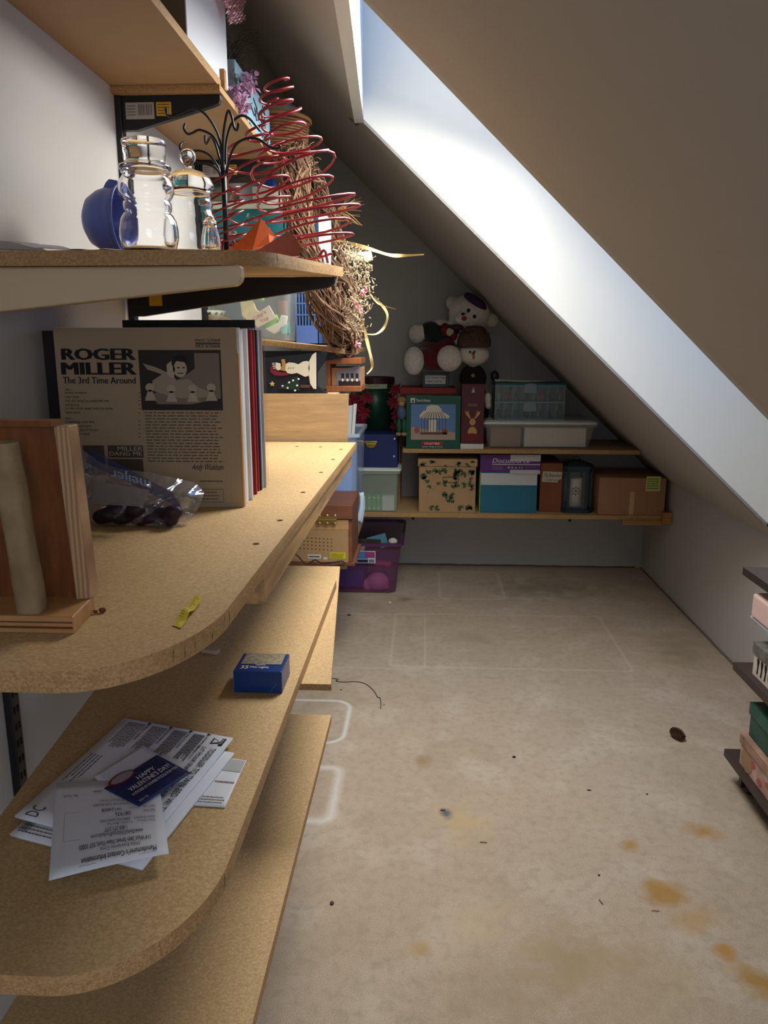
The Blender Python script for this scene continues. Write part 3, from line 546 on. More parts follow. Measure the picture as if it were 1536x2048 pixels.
# black hook stand
HY = 1.50; ZJ = zj(HY + .03)
hs = thing('hook_stand', at(449, 500, 'y', HY), 'black wire hook stand with curled arms behind the jars', 'stand')
pc = at(449, 400, 'y', HY).x
build(MB().tube([(pc, HY, ZJ + .006), (pc, HY, at(449, 330, 'y', HY).z)], .0052, 8), 'pole', BLK, hs, smooth=True)
build(MB().lathe((pc, HY, ZJ), [(.038, 0), (.038, .004), (.012, .007), (.006, .012)], 24), 'foot', BLK, hs, smooth=True)
def smooth_curve(pts, n=6):
    P = [Vector(p) for p in pts]; out = []
    for i in range(len(P) - 1):
        p0, p1, p2, p3 = P[max(i - 1, 0)], P[i], P[i + 1], P[min(i + 2, len(P) - 1)]
        for k in range(n):
            t = k / n; out.append(.5 * ((2 * p1) + (p2 - p0) * t + (2 * p0 - 5 * p1 + 4 * p2 - p3) * t * t + (3 * p1 - p0 - 3 * p2 + p3) * t ** 3))
    out.append(P[-1]); return out
arms = [([(445,345),(443,300),(433,262),(410,228),(385,217),(362,226),(345,232),(334,229),(332,215)], -.05), ([(446,345),(440,300),(425,272),(400,260),(385,266),(375,268),(368,258),(370,248)], .04),
        ([(444,360),(436,335),(420,312),(400,302),(380,303),(366,304),(360,296),(362,288),(368,285)], .07), ([(446,350),(446,280),(450,245),(456,222),(463,232),(468,255),(474,260),(477,246)], -.06),
        ([(452,345),(452,290),(462,250),(480,232),(497,236),(512,252),(520,262)], .05), ([(453,350),(458,320),(470,292),(490,278),(515,278),(540,294),(556,297),(560,290)], -.03),
        ([(444,365),(438,345),(425,332),(400,326),(380,328),(368,326),(364,316),(370,311)], -.06), ([(445,340),(432,292),(422,274),(412,288),(410,272)], .08)]
for pts, dy in arms:
    n = len(pts); P = [at(p[0], p[1], 'y', HY + dy * (i / (n - 1)) ** .8) for i, p in enumerate(pts)]
    build(MB().tube(smooth_curve(P, 5), .0024, 6), 'hook_arm', BLK, hs, smooth=True)
# red spiral wire trees
ZJ = zj(1.74)
RED = mat('red_enamel_wire', (140, 24, 40), .3, spec=.7)
def spiral_tree(px, y, rows, label, turns, feet=True, wr=.0027, seed=0, tilt=.18):
    r_ = random.Random(seed); base = at(px, rows[0][0], 'y', y); ZJ = zj(y + .05); t = thing('wire_tree', (base.x, y, ZJ), label, 'decoration'); pts = []; N_ = turns * 18
    zb = ZJ + .03; tw = [r_.uniform(-1, 1) for _ in range(turns + 2)]; ph = r_.random() * 6; jr = [r_.uniform(-1, 1) for _ in range(turns + 3)]; jc = [r_.uniform(-9, 9) for _ in range(turns + 3)]
    for i in range(N_ + 1):
        s = i / N_; q = s * (len(rows) - 1); j = min(int(q), len(rows) - 2); fr = q - j
        row = rows[j][0] * (1 - fr) + rows[j + 1][0] * fr; rad = (rows[j][1] * (1 - fr) + rows[j + 1][1] * fr) * y / 1538 * (1 + .22 * jr[int(turns * s)] * (1 - (turns * s) % 1) + .22 * jr[int(turns * s) + 1] * ((turns * s) % 1))
        cx = px + (rows[j][2] * (1 - fr) + rows[j + 1][2] * fr) + jc[int(turns * s)] * (1 - (turns * s) % 1) + jc[int(turns * s) + 1] * ((turns * s) % 1); c = at(cx, row, 'y', y); a = 2 * math.pi * turns * s + ph; k = int(turns * s); w = tw[k] * (1 - (turns * s - k)) + tw[k + 1] * (turns * s - k)
        pts.append(Vector((c.x + rad * math.cos(a), y + rad * .9 * math.sin(a), c.z + rad * (tilt * math.cos(a) + .3 * w * math.sin(a * 1.0 + w)))))
    pts = [Vector((p.x, p.y, max(p.z, zb - .02))) for p in pts]
    build(MB().tube(pts, wr, 6), 'coil', RED, t, smooth=True)
    if feet:
        for a in (0.3, 2.2, 4.3):
            R_ = rows[0][1] * y / 1538 * .8; cx = base.x
            P = [(cx + R_ * math.cos(a) * .75, y + R_ * math.sin(a) * .75, pts[4].z + .003), (cx + R_ * math.cos(a), y + R_ * math.sin(a), ZJ + .03), (cx + R_ * math.cos(a) * 1.12, y + R_ * math.sin(a) * 1.12, ZJ + .0028)]
            build(MB().tube(smooth_curve(P, 5), wr * 1.15, 6), 'leg', RED, t, smooth=True)
    return t
spiral_tree(598, 1.74, [(505, 62, 20), (470, 78, 18), (430, 92, 10), (400, 86, 4), (350, 74, -4), (310, 66, -14), (268, 52, -28), (225, 30, -40), (190, 30, -44), (158, 16, -40)], 'tallest red spiral wire tree, rightmost on the jar shelf', 13, seed=3)
spiral_tree(508, 1.72, [(500, 34, -25), (460, 50, -5), (415, 70, 12), (375, 66, 10), (330, 58, 0), (292, 46, -10), (262, 20, 10), (210, 5, 34), (196, 2, 38)], 'middle red spiral wire tree right of the black hook stand', 10, seed=8)
spiral_tree(452, 1.50, [(497, 20, 0), (470, 34, 0), (440, 40, 0), (400, 36, -4), (365, 34, -4)], 'smallest red spiral wire tree around the black stand pole', 6, wr=.0019, seed=5)
# ================================================================== THINGS ON S1
ZT = 1.8178
wb0 = at(378, 100, 'x', -.455).y; wb1 = at(457, 140, 'x', -.455).y
wt = thing('storage_box', (-.57, (wb0 + wb1) / 2, ZT), 'tall white box standing on the uppermost shelf', 'box')
WBX = mat('white_card', (226, 230, 234), .5); BRC = mat('brown_card_shaded', (120, 100, 78), .8)  # brown near panel has the shade on that side put into its colour
build(MB().box(-.66, -.457, wb0 + .002, wb1, ZT, ZT + .55), 'side_panel', WBX, wt, bevel=.001)
build(MB().box(-.66, -.4585, wb0 - .001, wb0 + .0015, ZT, ZT + .55), 'front_panel', BRC, wt)
cle = MB().box(-.475, -.447, 1.825, 1.842, 1.7993, 1.84); build(cle, 'wood_cleat', wood('cleat_pine', (170, 120, 70), .2), label='small wood cleat holding the joint of the uppermost boards', cat='cleat')
pw = thing('plastic_wrap', at(450, 30, 'x', -.45), 'crumpled pink clear plastic wrap over the white box', 'wrap')
def wrapf(u, v):
    p = at(432 + 46 * u + 20 * v * (1 - u), -20 + 65 * v, 'x', -.445); n_ = .006 * math.sin(u * 23 + v * 17) * math.sin(v * 29 + u * 5) + .003 * math.sin(u * 41); return p + Vector((n_ + .01, n_ * .6, n_))
build(MB().grid(wrapf, 26, 26), 'film', film_mat('pink_film', (232, 190, 204), .35, .9, .15, (240, 214, 222)), pw)
# gift bag, lilac flowers, dry twigs, basket on S1b
zb_ = 1.7995
GB = mat('blue_pattern_bag', (142, 178, 194), .5)
gt = thing('gift_bag', (-.50, 2.1, zb_), 'light blue gift bag with black line pattern on the top shelf', 'bag')
gx = -.468; gy0 = at(461, 200, 'x', gx).y; gy0 += .06; gy1 = gy0 + .42
build(MB().box(-.62, gx, gy0, gy1, zb_, zb_ + .125), 'body', GB, gt, bevel=.002)
gf = plane((gx, gy0, zb_), (0, .42, 0), (0, 0, .125), .001); gk = MB(); r_ = random.Random(4)
for i in range(20):
    u = r_.random() * .9; v = r_.random() * .85; l = .12; a = r_.random() * 3.1
    for s_ in (0, 1):
        c_, d_ = math.cos(a + s_ * 1.57) * l, math.sin(a + s_ * 1.57) * l * 2; w = .018
        flat(gk, gf, [(u, v), (u + c_, v + d_), (u + c_ + w, v + d_ + w * 2), (u + w, v + w * 2)])
build(gk, 'pattern', INK, gt)
build(MB().box(-.6, gx - .005, gy0 - .0012, gy0 - .0004, zb_ + .01, zb_ + .12), 'pattern_panel', mat('bag_grey', (150, 160, 170), .6), gt)
LIL = mat('lilac_petals', (164, 124, 154), .7, var=.15, scale=40)
def petals(mb, c, s, n, rnd, sz):
    for i in range(n):
        d = Vector((rnd.gauss(0, 1), rnd.gauss(0, 1), rnd.gauss(0, 1))) * s; p = Vector(c) + d; a = Vector((rnd.uniform(-1, 1), rnd.uniform(-1, 1), rnd.uniform(-1, 1))).normalized(); b = a.orthogonal().normalized(); w = sz * rnd.uniform(.6, 1.3)
        q_ = a.cross(b); mb.add([p - a * w, p + b * w * .6 + q_ * w * .3, p + a * w, p - b * w * .6 + q_ * w * .3], [(0, 1, 2, 3)])
lt = thing('lilac_flowers', (-.44, 2.05, zb_ + .0), 'spray of lilac silk flowers beside the blue gift bag', 'flowers')
r_ = random.Random(9); pm = MB()
for px, py in ((492,160),(500,165),(488,178),(482,190),(478,204),(490,213),(500,172),(484,218),(476,182),(505,160)): petals(pm, at(px, py, 'x', -.445), .008, 16, r_, .011)
build(pm, 'petals', LIL, lt, kind='stuff')
tm = MB(); p0 = Vector((-.50, 2.2, zb_ + .19)) 
for px, py in ((476,150),(492,165),(487,180),(482,200),(492,212)): tm.tube(smooth_curve([(-.47, 2.15, zb_ + .01), at(px - 6, py + 12, 'x', -.452), at(px, py, 'x', -.445)], 4), .0015, 4)
build(tm, 'stem', mat('grey_green_stem', (96, 104, 84), .8), lt)
dt = MB(); r_ = random.Random(12)
for i in range(26):
    q0 = Vector((-.50 + r_.uniform(-.03, .03), 2.12 + r_.uniform(-.05, .05), zb_ + .13)); e = at(455 + r_.random() * 75, 60 + r_.random() * 90, 'x', -.47); dt.tube(smooth_curve([q0, q0.lerp(e, .5) + Vector((0, r_.uniform(-.03, .03), .03)), e], 4), .0011, 3)
build(dt, 'dried_twigs', mat('dark_twig', (70, 58, 48), .9), label='thin dark dried twigs rising from the blue gift bag', cat='twigs')
bk = thing('wicker_basket', (-.43, 2.66, zb_), 'brown wicker basket topped with grey cloth on the uppermost far board', 'basket')
bcx = at(588, 270, 'y', 2.62).x - .06; wk = MB(); RB = .105
for i in range(16): wk.tube([(bcx + (RB - .012 * (1 - i / 15)) * math.cos(a / 24 * 6.2832) * (1 + .015 * ((a + i) % 2)), 2.62 + (RB - .012) * math.sin(a / 24 * 6.2832), zb_ + .004 + i * .0085) for a in range(24)], .0045, 4, close=True)
wk.lathe((bcx, 2.62, zb_), [(.0001, .001), (.088, .002), (.09, .13), (.0001, .128)], 24)
build(wk, 'weave', mat('wicker', (132, 92, 58), .7, var=.25, scale=40), bk, smooth=True)
build(MB().tube([(bcx + (RB + .006) * math.cos(a / 24 * 6.2832), 2.62 + (RB + .006) * math.sin(a / 24 * 6.2832), zb_ + .142) for a in range(24)], .007, 6, close=True), 'rim', mat('wicker_rim', (150, 104, 62), .6), bk, smooth=True)
build(MB().grid(lambda u, v: (bcx + .095 * v * math.cos(6.2832 * u), 2.62 + .095 * v * math.sin(6.2832 * u), zb_ + .135 + .075 * (1 - v * v) ** .6 + .006 * math.sin(u * 25) * v), 32, 8), 'cloth', mat('grey_cloth', (148, 142, 128), .8), bk, smooth=True)
# ================================================================== S2b : clear bin, basket, wreath, boxes behind
def zs2b(x): return 1.245 + .016 - .105 * (x + .45) + .0008
BINM = mat('clear_bin_plastic', (225, 235, 235), .15, alpha=.22, spec=.8)
def tote(name, x0, x1, y0, y1, z0, z1, m, label, cat='bin', taper=.015, rim=.008, parent=None, lidm=None, lidh=.02, rimm=None, ribs=0, rr=.02):
    t = parent or thing(name, ((x0 + x1) / 2, (y0 + y1) / 2, z0), label, cat); mb = MB()
    def ringp(z, ins, n=5):
        out = []; X0, X1, Y0, Y1 = x0 + ins, x1 - ins, y0 + ins, y1 - ins; r_ = rr
        for cx, cy, a0 in ((X1 - r_, Y0 + r_, 270), (X1 - r_, Y1 - r_, 0), (X0 + r_, Y1 - r_, 90), (X0 + r_, Y0 + r_, 180)):
            out += [(cx + r_ * math.cos(R(a0 + 90 * i / n)), cy + r_ * math.sin(R(a0 + 90 * i / n)), z) for i in range(n + 1)]
        return out
    def loft(rs, cap0=True, cap1=False):
        n = len(rs[0]); o = len(mb.v); vs = sum(rs, []); fs = [(i * n + j, i * n + (j + 1) % n, (i + 1) * n + (j + 1) % n, (i + 1) * n + j) for i in range(len(rs) - 1) for j in range(n)]
        if cap0: fs.append(tuple(range(n)))
        if cap1: fs.append(tuple(range((len(rs) - 1) * n, len(rs) * n)))
        mb.add(vs, fs)
    loft([ringp(z0 + .0005, taper + .006), ringp(z0 + .006, taper), ringp(z1 - .012, .003)]); build(mb, 'shell', m, t, smooth=False)
    mb = MB(); loft([ringp(z1 - .014, .0025), ringp(z1 - .014, -rim), ringp(z1, -rim), ringp(z1, .002), ringp(z1 - .012, .003)], False); build(mb, 'rim', rimm or m, t)
    if lidm:
        mb = MB(); loft([ringp(z1 + .0005, -rim), ringp(z1 + .001, -rim - .004), ringp(z1 + lidh * .6, -rim - .002), ringp(z1 + lidh, -rim + .012)], True, True); build(mb, 'lid', lidm, t)
    return t
bx0 = at(345, 660, 'y', 2.42).x; bx1 = at(584, 660, 'y', 2.42).x
zmid = zs2b(-.5); bnt = tote('clear_bin', -.686, bx1, 2.42, 2.70, zs2b(bx1) - .0, 1.46, BINM, 'clear plastic bin full of toy dishes and green cloth')
bb_ = bnt
def blotch(name, fn, nu, nv, m, sm=True): return build(MB().grid(fn, nu, nv), name, m, bb_, smooth=sm)
CH = mat('china_white', (206, 204, 184), .4); GRN = mat('china_green', (66, 100, 74), .5)
c = at(412, 628, 'y', 2.455); build(MB().lathe((c.x, 2.475, c.z - .012), [(.0001, -.012), (.02, -.011), (.045, .004), (.058, .022), (.056, .022), (.042, .006), (.0001, -.008)], 32), 'toy_bowl', CH, bb_, smooth=True)
dots = MB()
for i in range(7): a = R(200 + i * 23); dots.ball((c.x + .0535 * math.cos(a), 2.475 + .0535 * math.sin(a), c.z + .001), (.005, .002, .005), 8, 6)
build(dots, 'heart_dots', GRN, bb_)
c = at(400, 592, 'y', 2.52); build(MB().lathe((c.x, 2.53, c.z), [(.0001, 0), (.07, .004), (.085, .018), (.083, .02), (.068, .007), (.0001, .003)], 32, axis='y'), 'toy_plate', CH, bb_, smooth=True)
dots = MB(); r_ = random.Random(1)
for px, py in ((432,598),(438,605),(430,610),(440,596),(408,618),(414,612),(405,612),(380,604),(376,610)): q = at(px, py, 'y', 2.512); dots.ball(q, (.006, .0015, .006), 6, 5)
build(dots, 'leaf_print', GRN, bb_)
c = at(505, 592, 'y', 2.46); cl_ = MB()
for i in range(5): cl_.tube(smooth_curve([(c.x - .035 + .004 * i, 2.46, c.z - .012 + .011 * i), (c.x, 2.445, c.z - .004 + .011 * i), (c.x + .035 - .004 * i, 2.46, c.z - .012 + .009 * i)], 6), .008, 8)
build(cl_, 'rolled_cloth', mat('lime_cloth', (120, 184, 90), .9, var=.1, scale=50), bb_, smooth=True)
def card(name, pts, y, m, th=.01): return build(MB().prism(pxpoly(pts, y), (0, th, 0)), name, m, bb_, bevel=.002)
card('yellow_cloth', [(480,603),(505,598),(512,618),(520,625),(495,642),(484,632)], 2.445, mat('pale_yellow_cloth', (222, 212, 160), .9, var=.12, scale=60))
card('green_ball', [(525,650),(552,628),(556,640),(548,655),(535,660)], 2.45, MATS['lime_cloth'], .04)
cd = card('printed_card', [(498,637),(538,610),(553,636),(515,656)], 2.436, mat('cream_card', (216, 204, 180), .7), .004)
a_ = [at(*p, 'y', 2.4355) for p in ((515,656),(553,636),(538,610),(498,637))]
def fq(u, v, k=1): p = a_[0] * (1 - u) * (1 - v) + a_[1] * u * (1 - v) + a_[2] * u * v + a_[3] * (1 - u) * v; return p + Vector((0, -.0006 * k, 0))
txt("City's", fq, .1, .55, .75, .92, mat('red_print', (196, 76, 58), .6), bb_, bold=.03); txt('Toy', fq, .28, .12, .7, .45, MATS['red_print'], bb_, bold=.03)
card('brown_card', [(555,602),(574,602),(574,640),(556,640)], 2.47, mat('brown_card', (128, 90, 66), .8)); card('white_card_piece', [(530,658),(556,645),(562,630),(575,632),(572,655),(548,668)], 2.445, CH); card('teal_card', [(560,655),(578,645),(580,668),(562,668)], 2.44, mat('teal_card', (92, 160, 150), .7), .004)
card('blue_cloth', [(440,590),(478,590),(486,640),(450,645)], 2.5, mat('slate_cloth', (92, 112, 130), .9), .03)
card('orange_folder', [(428,640),(445,632),(490,650),(486,660)], 2.49, mat('amber_folder', (190, 150, 90), .8), .01)
# blue lattice basket
BB = mat('blue_basket_plastic', (84, 112, 176), .35); lx0, lx1 = at(592, 640, 'y', 2.56).x, at(637, 640, 'y', 2.56).x
lt2 = thing('lattice_basket', ((lx0 + lx1) / 2, 2.7, zs2b(lx1)), 'blue plastic lattice basket right of the clear bin', 'basket'); lb = MB()
lx0 -= .0; zb0 = zs2b(lx1) - .0; zt0 = at(600, 560, 'y', 2.56).z; h_ = zt0 - zb0
lb.box(lx0, lx1, 2.56, 2.86, zb0, zb0 + .004); lb.box(lx0, lx1, 2.56, 2.563, zb0, zb0 + h_ * .3); lb.box(lx1 - .003, lx1, 2.56, 2.86, zb0, zb0 + h_ * .3); lb.box(lx0, lx1, 2.857, 2.86, zb0, zb0 + h_)
for i in range(8): x = lx0 + (lx1 - lx0 - .004) * i / 7; lb.box(x, x + .004, 2.56, 2.563, zb0 + h_ * .3, zb0 + h_)
for i in range(20): y_ = 2.56 + .29 * i / 19; lb.box(lx1 - .003, lx1, y_, y_ + .005, zb0 + h_ * .3, zb0 + h_)
for k in range(1, 5): z_ = zb0 + h_ * (.3 + .7 * k / 4); lb.box(lx0, lx1, 2.559, 2.563, z_ - .004, z_); lb.box(lx1 - .003, lx1 + .001, 2.56, 2.86, z_ - .004, z_)
build(lb, 'lattice', BB, lt2); build(MB().box(lx0 + .004, lx1 - .006, 2.58, 2.84, zb0 + .005, zb0 + h_ * .75), 'contents', mat('dark_green_contents', (36, 70, 72), .8, var=.4, scale=30), lt2)
# stacked boxes behind, seen between the red coils (upper levels)
zc = 1.4602
tl = thing('teal_storage_box', (-.53, 2.56, zc), 'teal box with leaf pattern on top of the clear bin', 'box')
tx1 = at(592, 470, 'y', 2.46).x; tz1 = at(500, 432, 'y', 2.46).z + .02
build(MB().box(-.675, tx1, 2.46, 2.68, zc, tz1), 'body', mat('teal_box', (46, 128, 134), .5, var=.2, scale=14, rgb2=(30, 96, 104)), tl, bevel=.002)
build(MB().box(-.68, tx1 + .004, 2.455, 2.685, tz1, tz1 + .022), 'lid', mat('pale_lid', (205, 214, 200), .5), tl, bevel=.003)
tf = plane((-.675, 2.46, zc), (tx1 + .675, 0, 0), (0, 0, tz1 - zc), .0006); lv = MB(); r_ = random.Random(8)
for i in range(14):
    u, v, a, l = r_.uniform(.3, .95), r_.uniform(.15, .9), r_.random() * 6.28, .05
    flat(lv, tf, [(u, v), (u + l * math.cos(a - .5) * .6, v + 2 * l * math.sin(a - .5) * .6), (u + l * math.cos(a), v + 2 * l * math.sin(a)), (u + l * math.cos(a + .5) * .6, v + 2 * l * math.sin(a + .5) * .6)])
build(lv, 'leaf_print', mat('sage_print', (150, 176, 140), .6), tl, kind='stuff')
g_ = tz1 + .0225; k2 = thing('clear_container', (-.5, 2.58, g_), 'rounded clear food container on the teal box', 'container')
for cx_, w_ in ((at(440, 400, 'y', 2.6).x, .06),):
    build(MB().lathe((cx_, 2.59, g_), [(.045, .001), (.062, .02), (.066, .05), (.06, .056), (.03, .07), (.0001, .072)], 28), 'dome', mat('pale_green_plastic', (190, 204, 168), .2, alpha=.75), k2, smooth=True)
bq_ = MB().box(at(505, 400, 'y', 2.5).x, at(575, 400, 'y', 2.5).x, 2.5, 2.62, g_, g_ + .05); build(bq_, 'white_carton', mat('off_white_card', (214, 210, 196), .6), label='low off-white carton on the teal box behind the red coils', cat='box', bevel=.001)
bq_ = MB().box(at(518, 400, 'y', 2.52).x, at(548, 400, 'y', 2.52).x, 2.51, 2.58, g_ + .0505, g_ + .075); build(bq_, 'blue_carton', mat('royal_blue_card', (40, 74, 150), .5), label='small royal blue carton on the off-white carton', cat='box', bevel=.001)
# books standing right of teal box
bkx = tx1 + .006
for i, (w, c, lab) in enumerate((( .016, (226, 222, 210), 'cream book upright beside the teal box'), (.012, (150, 110, 70), 'tan book upright beside the teal box'), (.014, (34, 58, 84), 'navy book upright beside the teal box'), (.03, (210, 222, 226), 'pale book upright behind the wreath'))):
    build(MB().box(bkx, bkx + w, 2.60, 2.83, max(zs2b(bkx), zt0 + .001) if bkx > lx0 else 1.4602, zt0 + .20), 'book', mat('book_%d' % i, c, .6), label=lab, cat='book', bevel=.001); bkx += w + .0008
build(MB().box(lx0 + .004, lx1 - .001, 2.565, 2.855, zt0 - .0 + .0, zt0 + .0006), 'card_sheet', mat('tan_sheet', (180, 150, 110), .8), label='tan card sheet covering the blue lattice basket', cat='card')
# wreath
WY = 2.52
wt_ = thing('grapevine_wreath', at(690, 690, 'y', WY), 'grapevine wreath with dried flowers leaning over the shelf end', 'wreath')
top = at(598, 318, 'y', WY + .02); bot = at(690, 684, 'y', WY - .06); bot.z = max(bot.z, zs2b(-.25) + .0)
ctr = (top + bot) / 2; axz = (top - bot) / 2; axd = Vector((.02, .22, 0)); VINE = mat('vine', (112, 84, 62), .85, var=.35, scale=60); r_ = random.Random(21); 
def wpt(a, off, ph, wv): 
    n_ = axz.cross(axd).normalized(); rad = (axz * math.cos(a) + axd * math.sin(a)); ur = rad.normalized()
    return ctr + rad + ur * off * math.cos(ph + wv * a) + n_ * off * math.sin(ph + wv * a)
vm = MB()
for i in range(72):
    off = r_.uniform(.008, .045); ph = r_.random() * 6.28; wv = r_.choice((2, 3, 4, -3)); vm.tube([wpt(2 * math.pi * k / 60, off * (1 + .15 * math.sin(k * 1.3 + i)), ph, wv) for k in range(60)], r_.uniform(.0018, .004), 4, close=True)
build(vm, 'vine', VINE, wt_, kind='stuff')
tw = MB()
for i in range(230):
    a = r_.random() * 6.28; p = wpt(a, .043, r_.random() * 6.28, 0); d = Vector((r_.gauss(0, 1), r_.gauss(0, 1), r_.gauss(0, 1))).normalized() * r_.uniform(.012, .035); tw.tube([p, p + d * .5 + Vector((0, 0, .004)), p + d], .0011, 3)
build(tw, 'twig_ends', mat('pale_twig', (168, 140, 106), .9), wt_, kind='stuff')
df = MB(); DF = mat('dried_statice', (196, 176, 142), .9, var=.2, scale=80)
for i in range(520):
    s = r_.random(); px = 690 + 26 * math.sin(s * 3.0) + r_.gauss(0, 13) + (8 if s < .5 else 0); py = 490 + 190 * s; p = at(px, py, 'y', WY - .07 + r_.gauss(0, .02)); d = Vector((r_.gauss(.3, 1), r_.gauss(0, 1), r_.gauss(0, 1))).normalized()
    L_ = r_.uniform(.008, .018); df.tube([p, p + d * L_], .0013, 3); df.ball(p + d * L_, .0022, 4, 3)
build(df, 'dried_flowers', DF, wt_, kind='stuff')
pk = MB()
for px, py in ((726,583),(732,580),(722,588),(712,608),(718,616),(722,620),(716,612),(692,680),(700,686),(706,690),(712,686),(718,688),(697,678),(705,684),(714,692)): petals(pk, at(px, py, 'y', WY - .09), .003, 9, r_, .0065)
build(pk, 'pink_blossoms', mat('pink_petals', (222, 156, 158), .7), wt_, kind='stuff')
gr = MB()
for i in range(26): p0 = at(672 + r_.random() * 8, 415 + r_.random() * 30, 'y', WY - .03); p1 = at(690 + r_.random() * 40, 395 + r_.random() * 60, 'y', WY - .05 + r_.gauss(0, .02)); gr.tube([p0, (p0 + p1) / 2 + Vector((0, 0, .006)), p1], .0012, 3, r1=.0004)
build(gr, 'grass_tuft', mat('dry_grass', (176, 140, 84), .8), wt_, kind='stuff')
STR = mat('straw_ribbon', (214, 188, 126), .5)
def ribbon(pts, w, dys=None):
    n = len(pts); P = smooth_curve([at(p[0], p[1], 'y', WY - .08 + (dys[i] if dys else .01 * math.sin(i * 2))) for i, p in enumerate(pts)], 6); k = len(P); mb = MB()
    def g_(u, v):
        i = min(int(u * (k - 1) + .5), k - 1); tgt = (P[min(i + 1, k - 1)] - P[max(i - 1, 0)]).normalized(); nn = Vector((0, 1, 0)).cross(tgt).normalized(); tw_ = math.sin(u * 9) * .8
        nn = nn * math.cos(tw_) + Vector((0, 1, 0)) * math.sin(tw_); ww = w * math.sin(math.pi * min(max(u, .06), .97)) ** .5; return P[i] + nn * ww * (v - .5)
    mb.grid(g_, k - 1, 1); build(mb, 'straw_leaf', STR, wt_, smooth=True)
ribbon([(668,480),(700,486),(740,498),(780,510),(810,511),(848,509)], .012); ribbon([(710,595),(740,593),(765,612),(775,632),(768,655),(752,668),(732,668)], .009); ribbon([(708,628),(726,650),(736,690),(742,715),(744,735),(734,748)], .011)
ribbon([(728,568),(742,590),(758,608),(792,618)], .005); ribbon([(712,672),(716,662),(730,664),(735,672)], .003)
build(MB().ball(at(622, 590, 'y', WY - .05), (.012, .01, .03), 12, 8).ball(at(634, 612, 'y', WY - .05), (.012, .01, .024), 12, 8), 'cream_bow', mat('cream_cloth', (214, 200, 176), .8), wt_, smooth=True)
build(MB().prism(pxpoly([(690,506),(742,502),(746,520),(735,524),(695,520)], WY - .03), (0, .02, 0)), 'cream_block', mat('cream_foam', (212, 208, 170), .7), wt_, bevel=.004)
# ================================================================== objects behind S3: wooden box with plaque and crate
ZP = at(600, 788, 'y', 2.30).z; px1 = at(697, 830, 'y', 2.30).x
build(MB().box(XL + .001, -.268, 2.30, 2.66, .93, .949), 'hidden_board', PB, label='short chipboard shelf just past the record shelf', cat='shelf').name = 'wall_shelf'
wb_ = thing('wooden_box', (-.45, 2.45, .95), 'plain wooden board box behind the record shelf, under the snowman plaque', 'box')
build(MB().prism([(XL + .01, 2.30, .9495), (px1 - .006, 2.30, .9495), (px1, 2.30, ZP), (XL + .01, 2.30, ZP)], (0, .018, 0)), 'front_board', wood('birch_board', (182, 150, 108), .14, (2, 8, 16)), wb_)
build(MB().box(XL + .01, -.268, 2.3182, 2.60, ZP - .018, ZP - .001), 'top_board', MATS['birch_board'], wb_)
build(MB().box(-.286, -.268, 2.3182, 2.60, .9495, ZP - .0182), 'side_board', MATS['birch_board'], wb_)
pl = thing('snowman_plaque', (-.45, 2.34, ZP), 'dark painted plaque with a snowman lying on its side', 'plaque')
NV = mat('midnight_paint', (22, 26, 36), .5); PY = 2.335
build(MB().prism([(p.x, p.y, max(p.z, ZP + .0003)) for p in pxpoly([(470,722),(530,716),(655,703),(650,722),(634,745),(634,770),(655,790),(470,790)], PY)], (0, .018, 0)), 'board', NV, pl, bevel=.001)
# snowman lies sideways, head left
Y2 = PY - .0065
def plq(name, pts, m, y=Y2, th=.006): return build(MB().prism(pxpoly(pts, y), (0, th, 0)), name, m, pl, bevel=.0012, smooth=False)
CRM = mat('cream_paint', (212, 206, 184), .6)
plq('snow_body', [(571,728),(577,725),(588,726),(596,729),(606,723),(614,722),(619,725),(620,738),(617,752),(610,754),(602,750),(594,746),(584,748),(575,747),(570,740)], CRM)
plq('snow_drift', [(632,704),(632,778),(627,778),(620,768),(618,755),(616,735),(618,722),(624,710)], CRM)
plq('face', [(551,725),(561,727),(562,740),(554,741),(551,735)], CRM, Y2 - .001); plq('nose_scarf', [(562,719),(569,718),(571,730),(570,743),(560,740),(564,730)], mat('tan_paint', (168, 124, 72), .6), Y2 - .002)
plq('hat', [(540,735),(545,728),(550,730),(553,743),(570,745),(578,750),(565,752),(550,751),(541,745)], mat('wine_paint', (110, 26, 44), .6))
plq('tree', [(558,775),(595,752),(600,782),(560,778)], mat('forest_paint', (24, 46, 34), .6)); plq('trunk', [(600,770),(620,770),(620,776),(600,776)], mat('umber_paint', (84, 56, 40), .6))
st_ = [(544 + (6 if i % 2 == 0 else 2.6) * math.sin(i * math.pi / 5), 768 - (6 if i % 2 == 0 else 2.6) * math.cos(i * math.pi / 5)) for i in range(10)]; plq('star', st_, mat('straw_paint', (196, 176, 110), .6))
bt_ = MB()
for px, py in ((577,736),(582,736),(587,736)): bt_.ball(at(px, py, 'y', Y2 - .001), (.0015, .001, .0015), 6, 4)
build(bt_, 'buttons', INK, pl)
bt_ = MB()
for px, py in ((565,772),(578,765),(597,758),(575,776),(590,781),(594,771),(586,761)): bt_.ball(at(px, py, 'y', Y2 - .001), (.0035, .0015, .003), 6, 4)
build(bt_, 'snow_dots', WHITEINK, pl)
bt_ = MB()
for i in range(4): p = at(544 + i * .8, 727 + i * 3.3, 'y', Y2 - .002); bt_.box(p.x, p.x + .009, p.y - .001, p.y, p.z, p.z + .0016)
build(bt_, 'hat_stripes', WHITEINK, pl)
CR = wood('walnut_crate', (140, 84, 48), .2, (12, 3, 3)); crx0, crx1 = at(652, 750, 'y', 2.42).x, at(722, 750, 'y', 2.42).x
cr = thing('display_crate', ((crx0 + crx1) / 2, 2.5, ZP), 'small open wooden crate with a cup picture, right of the snowman plaque', 'crate')
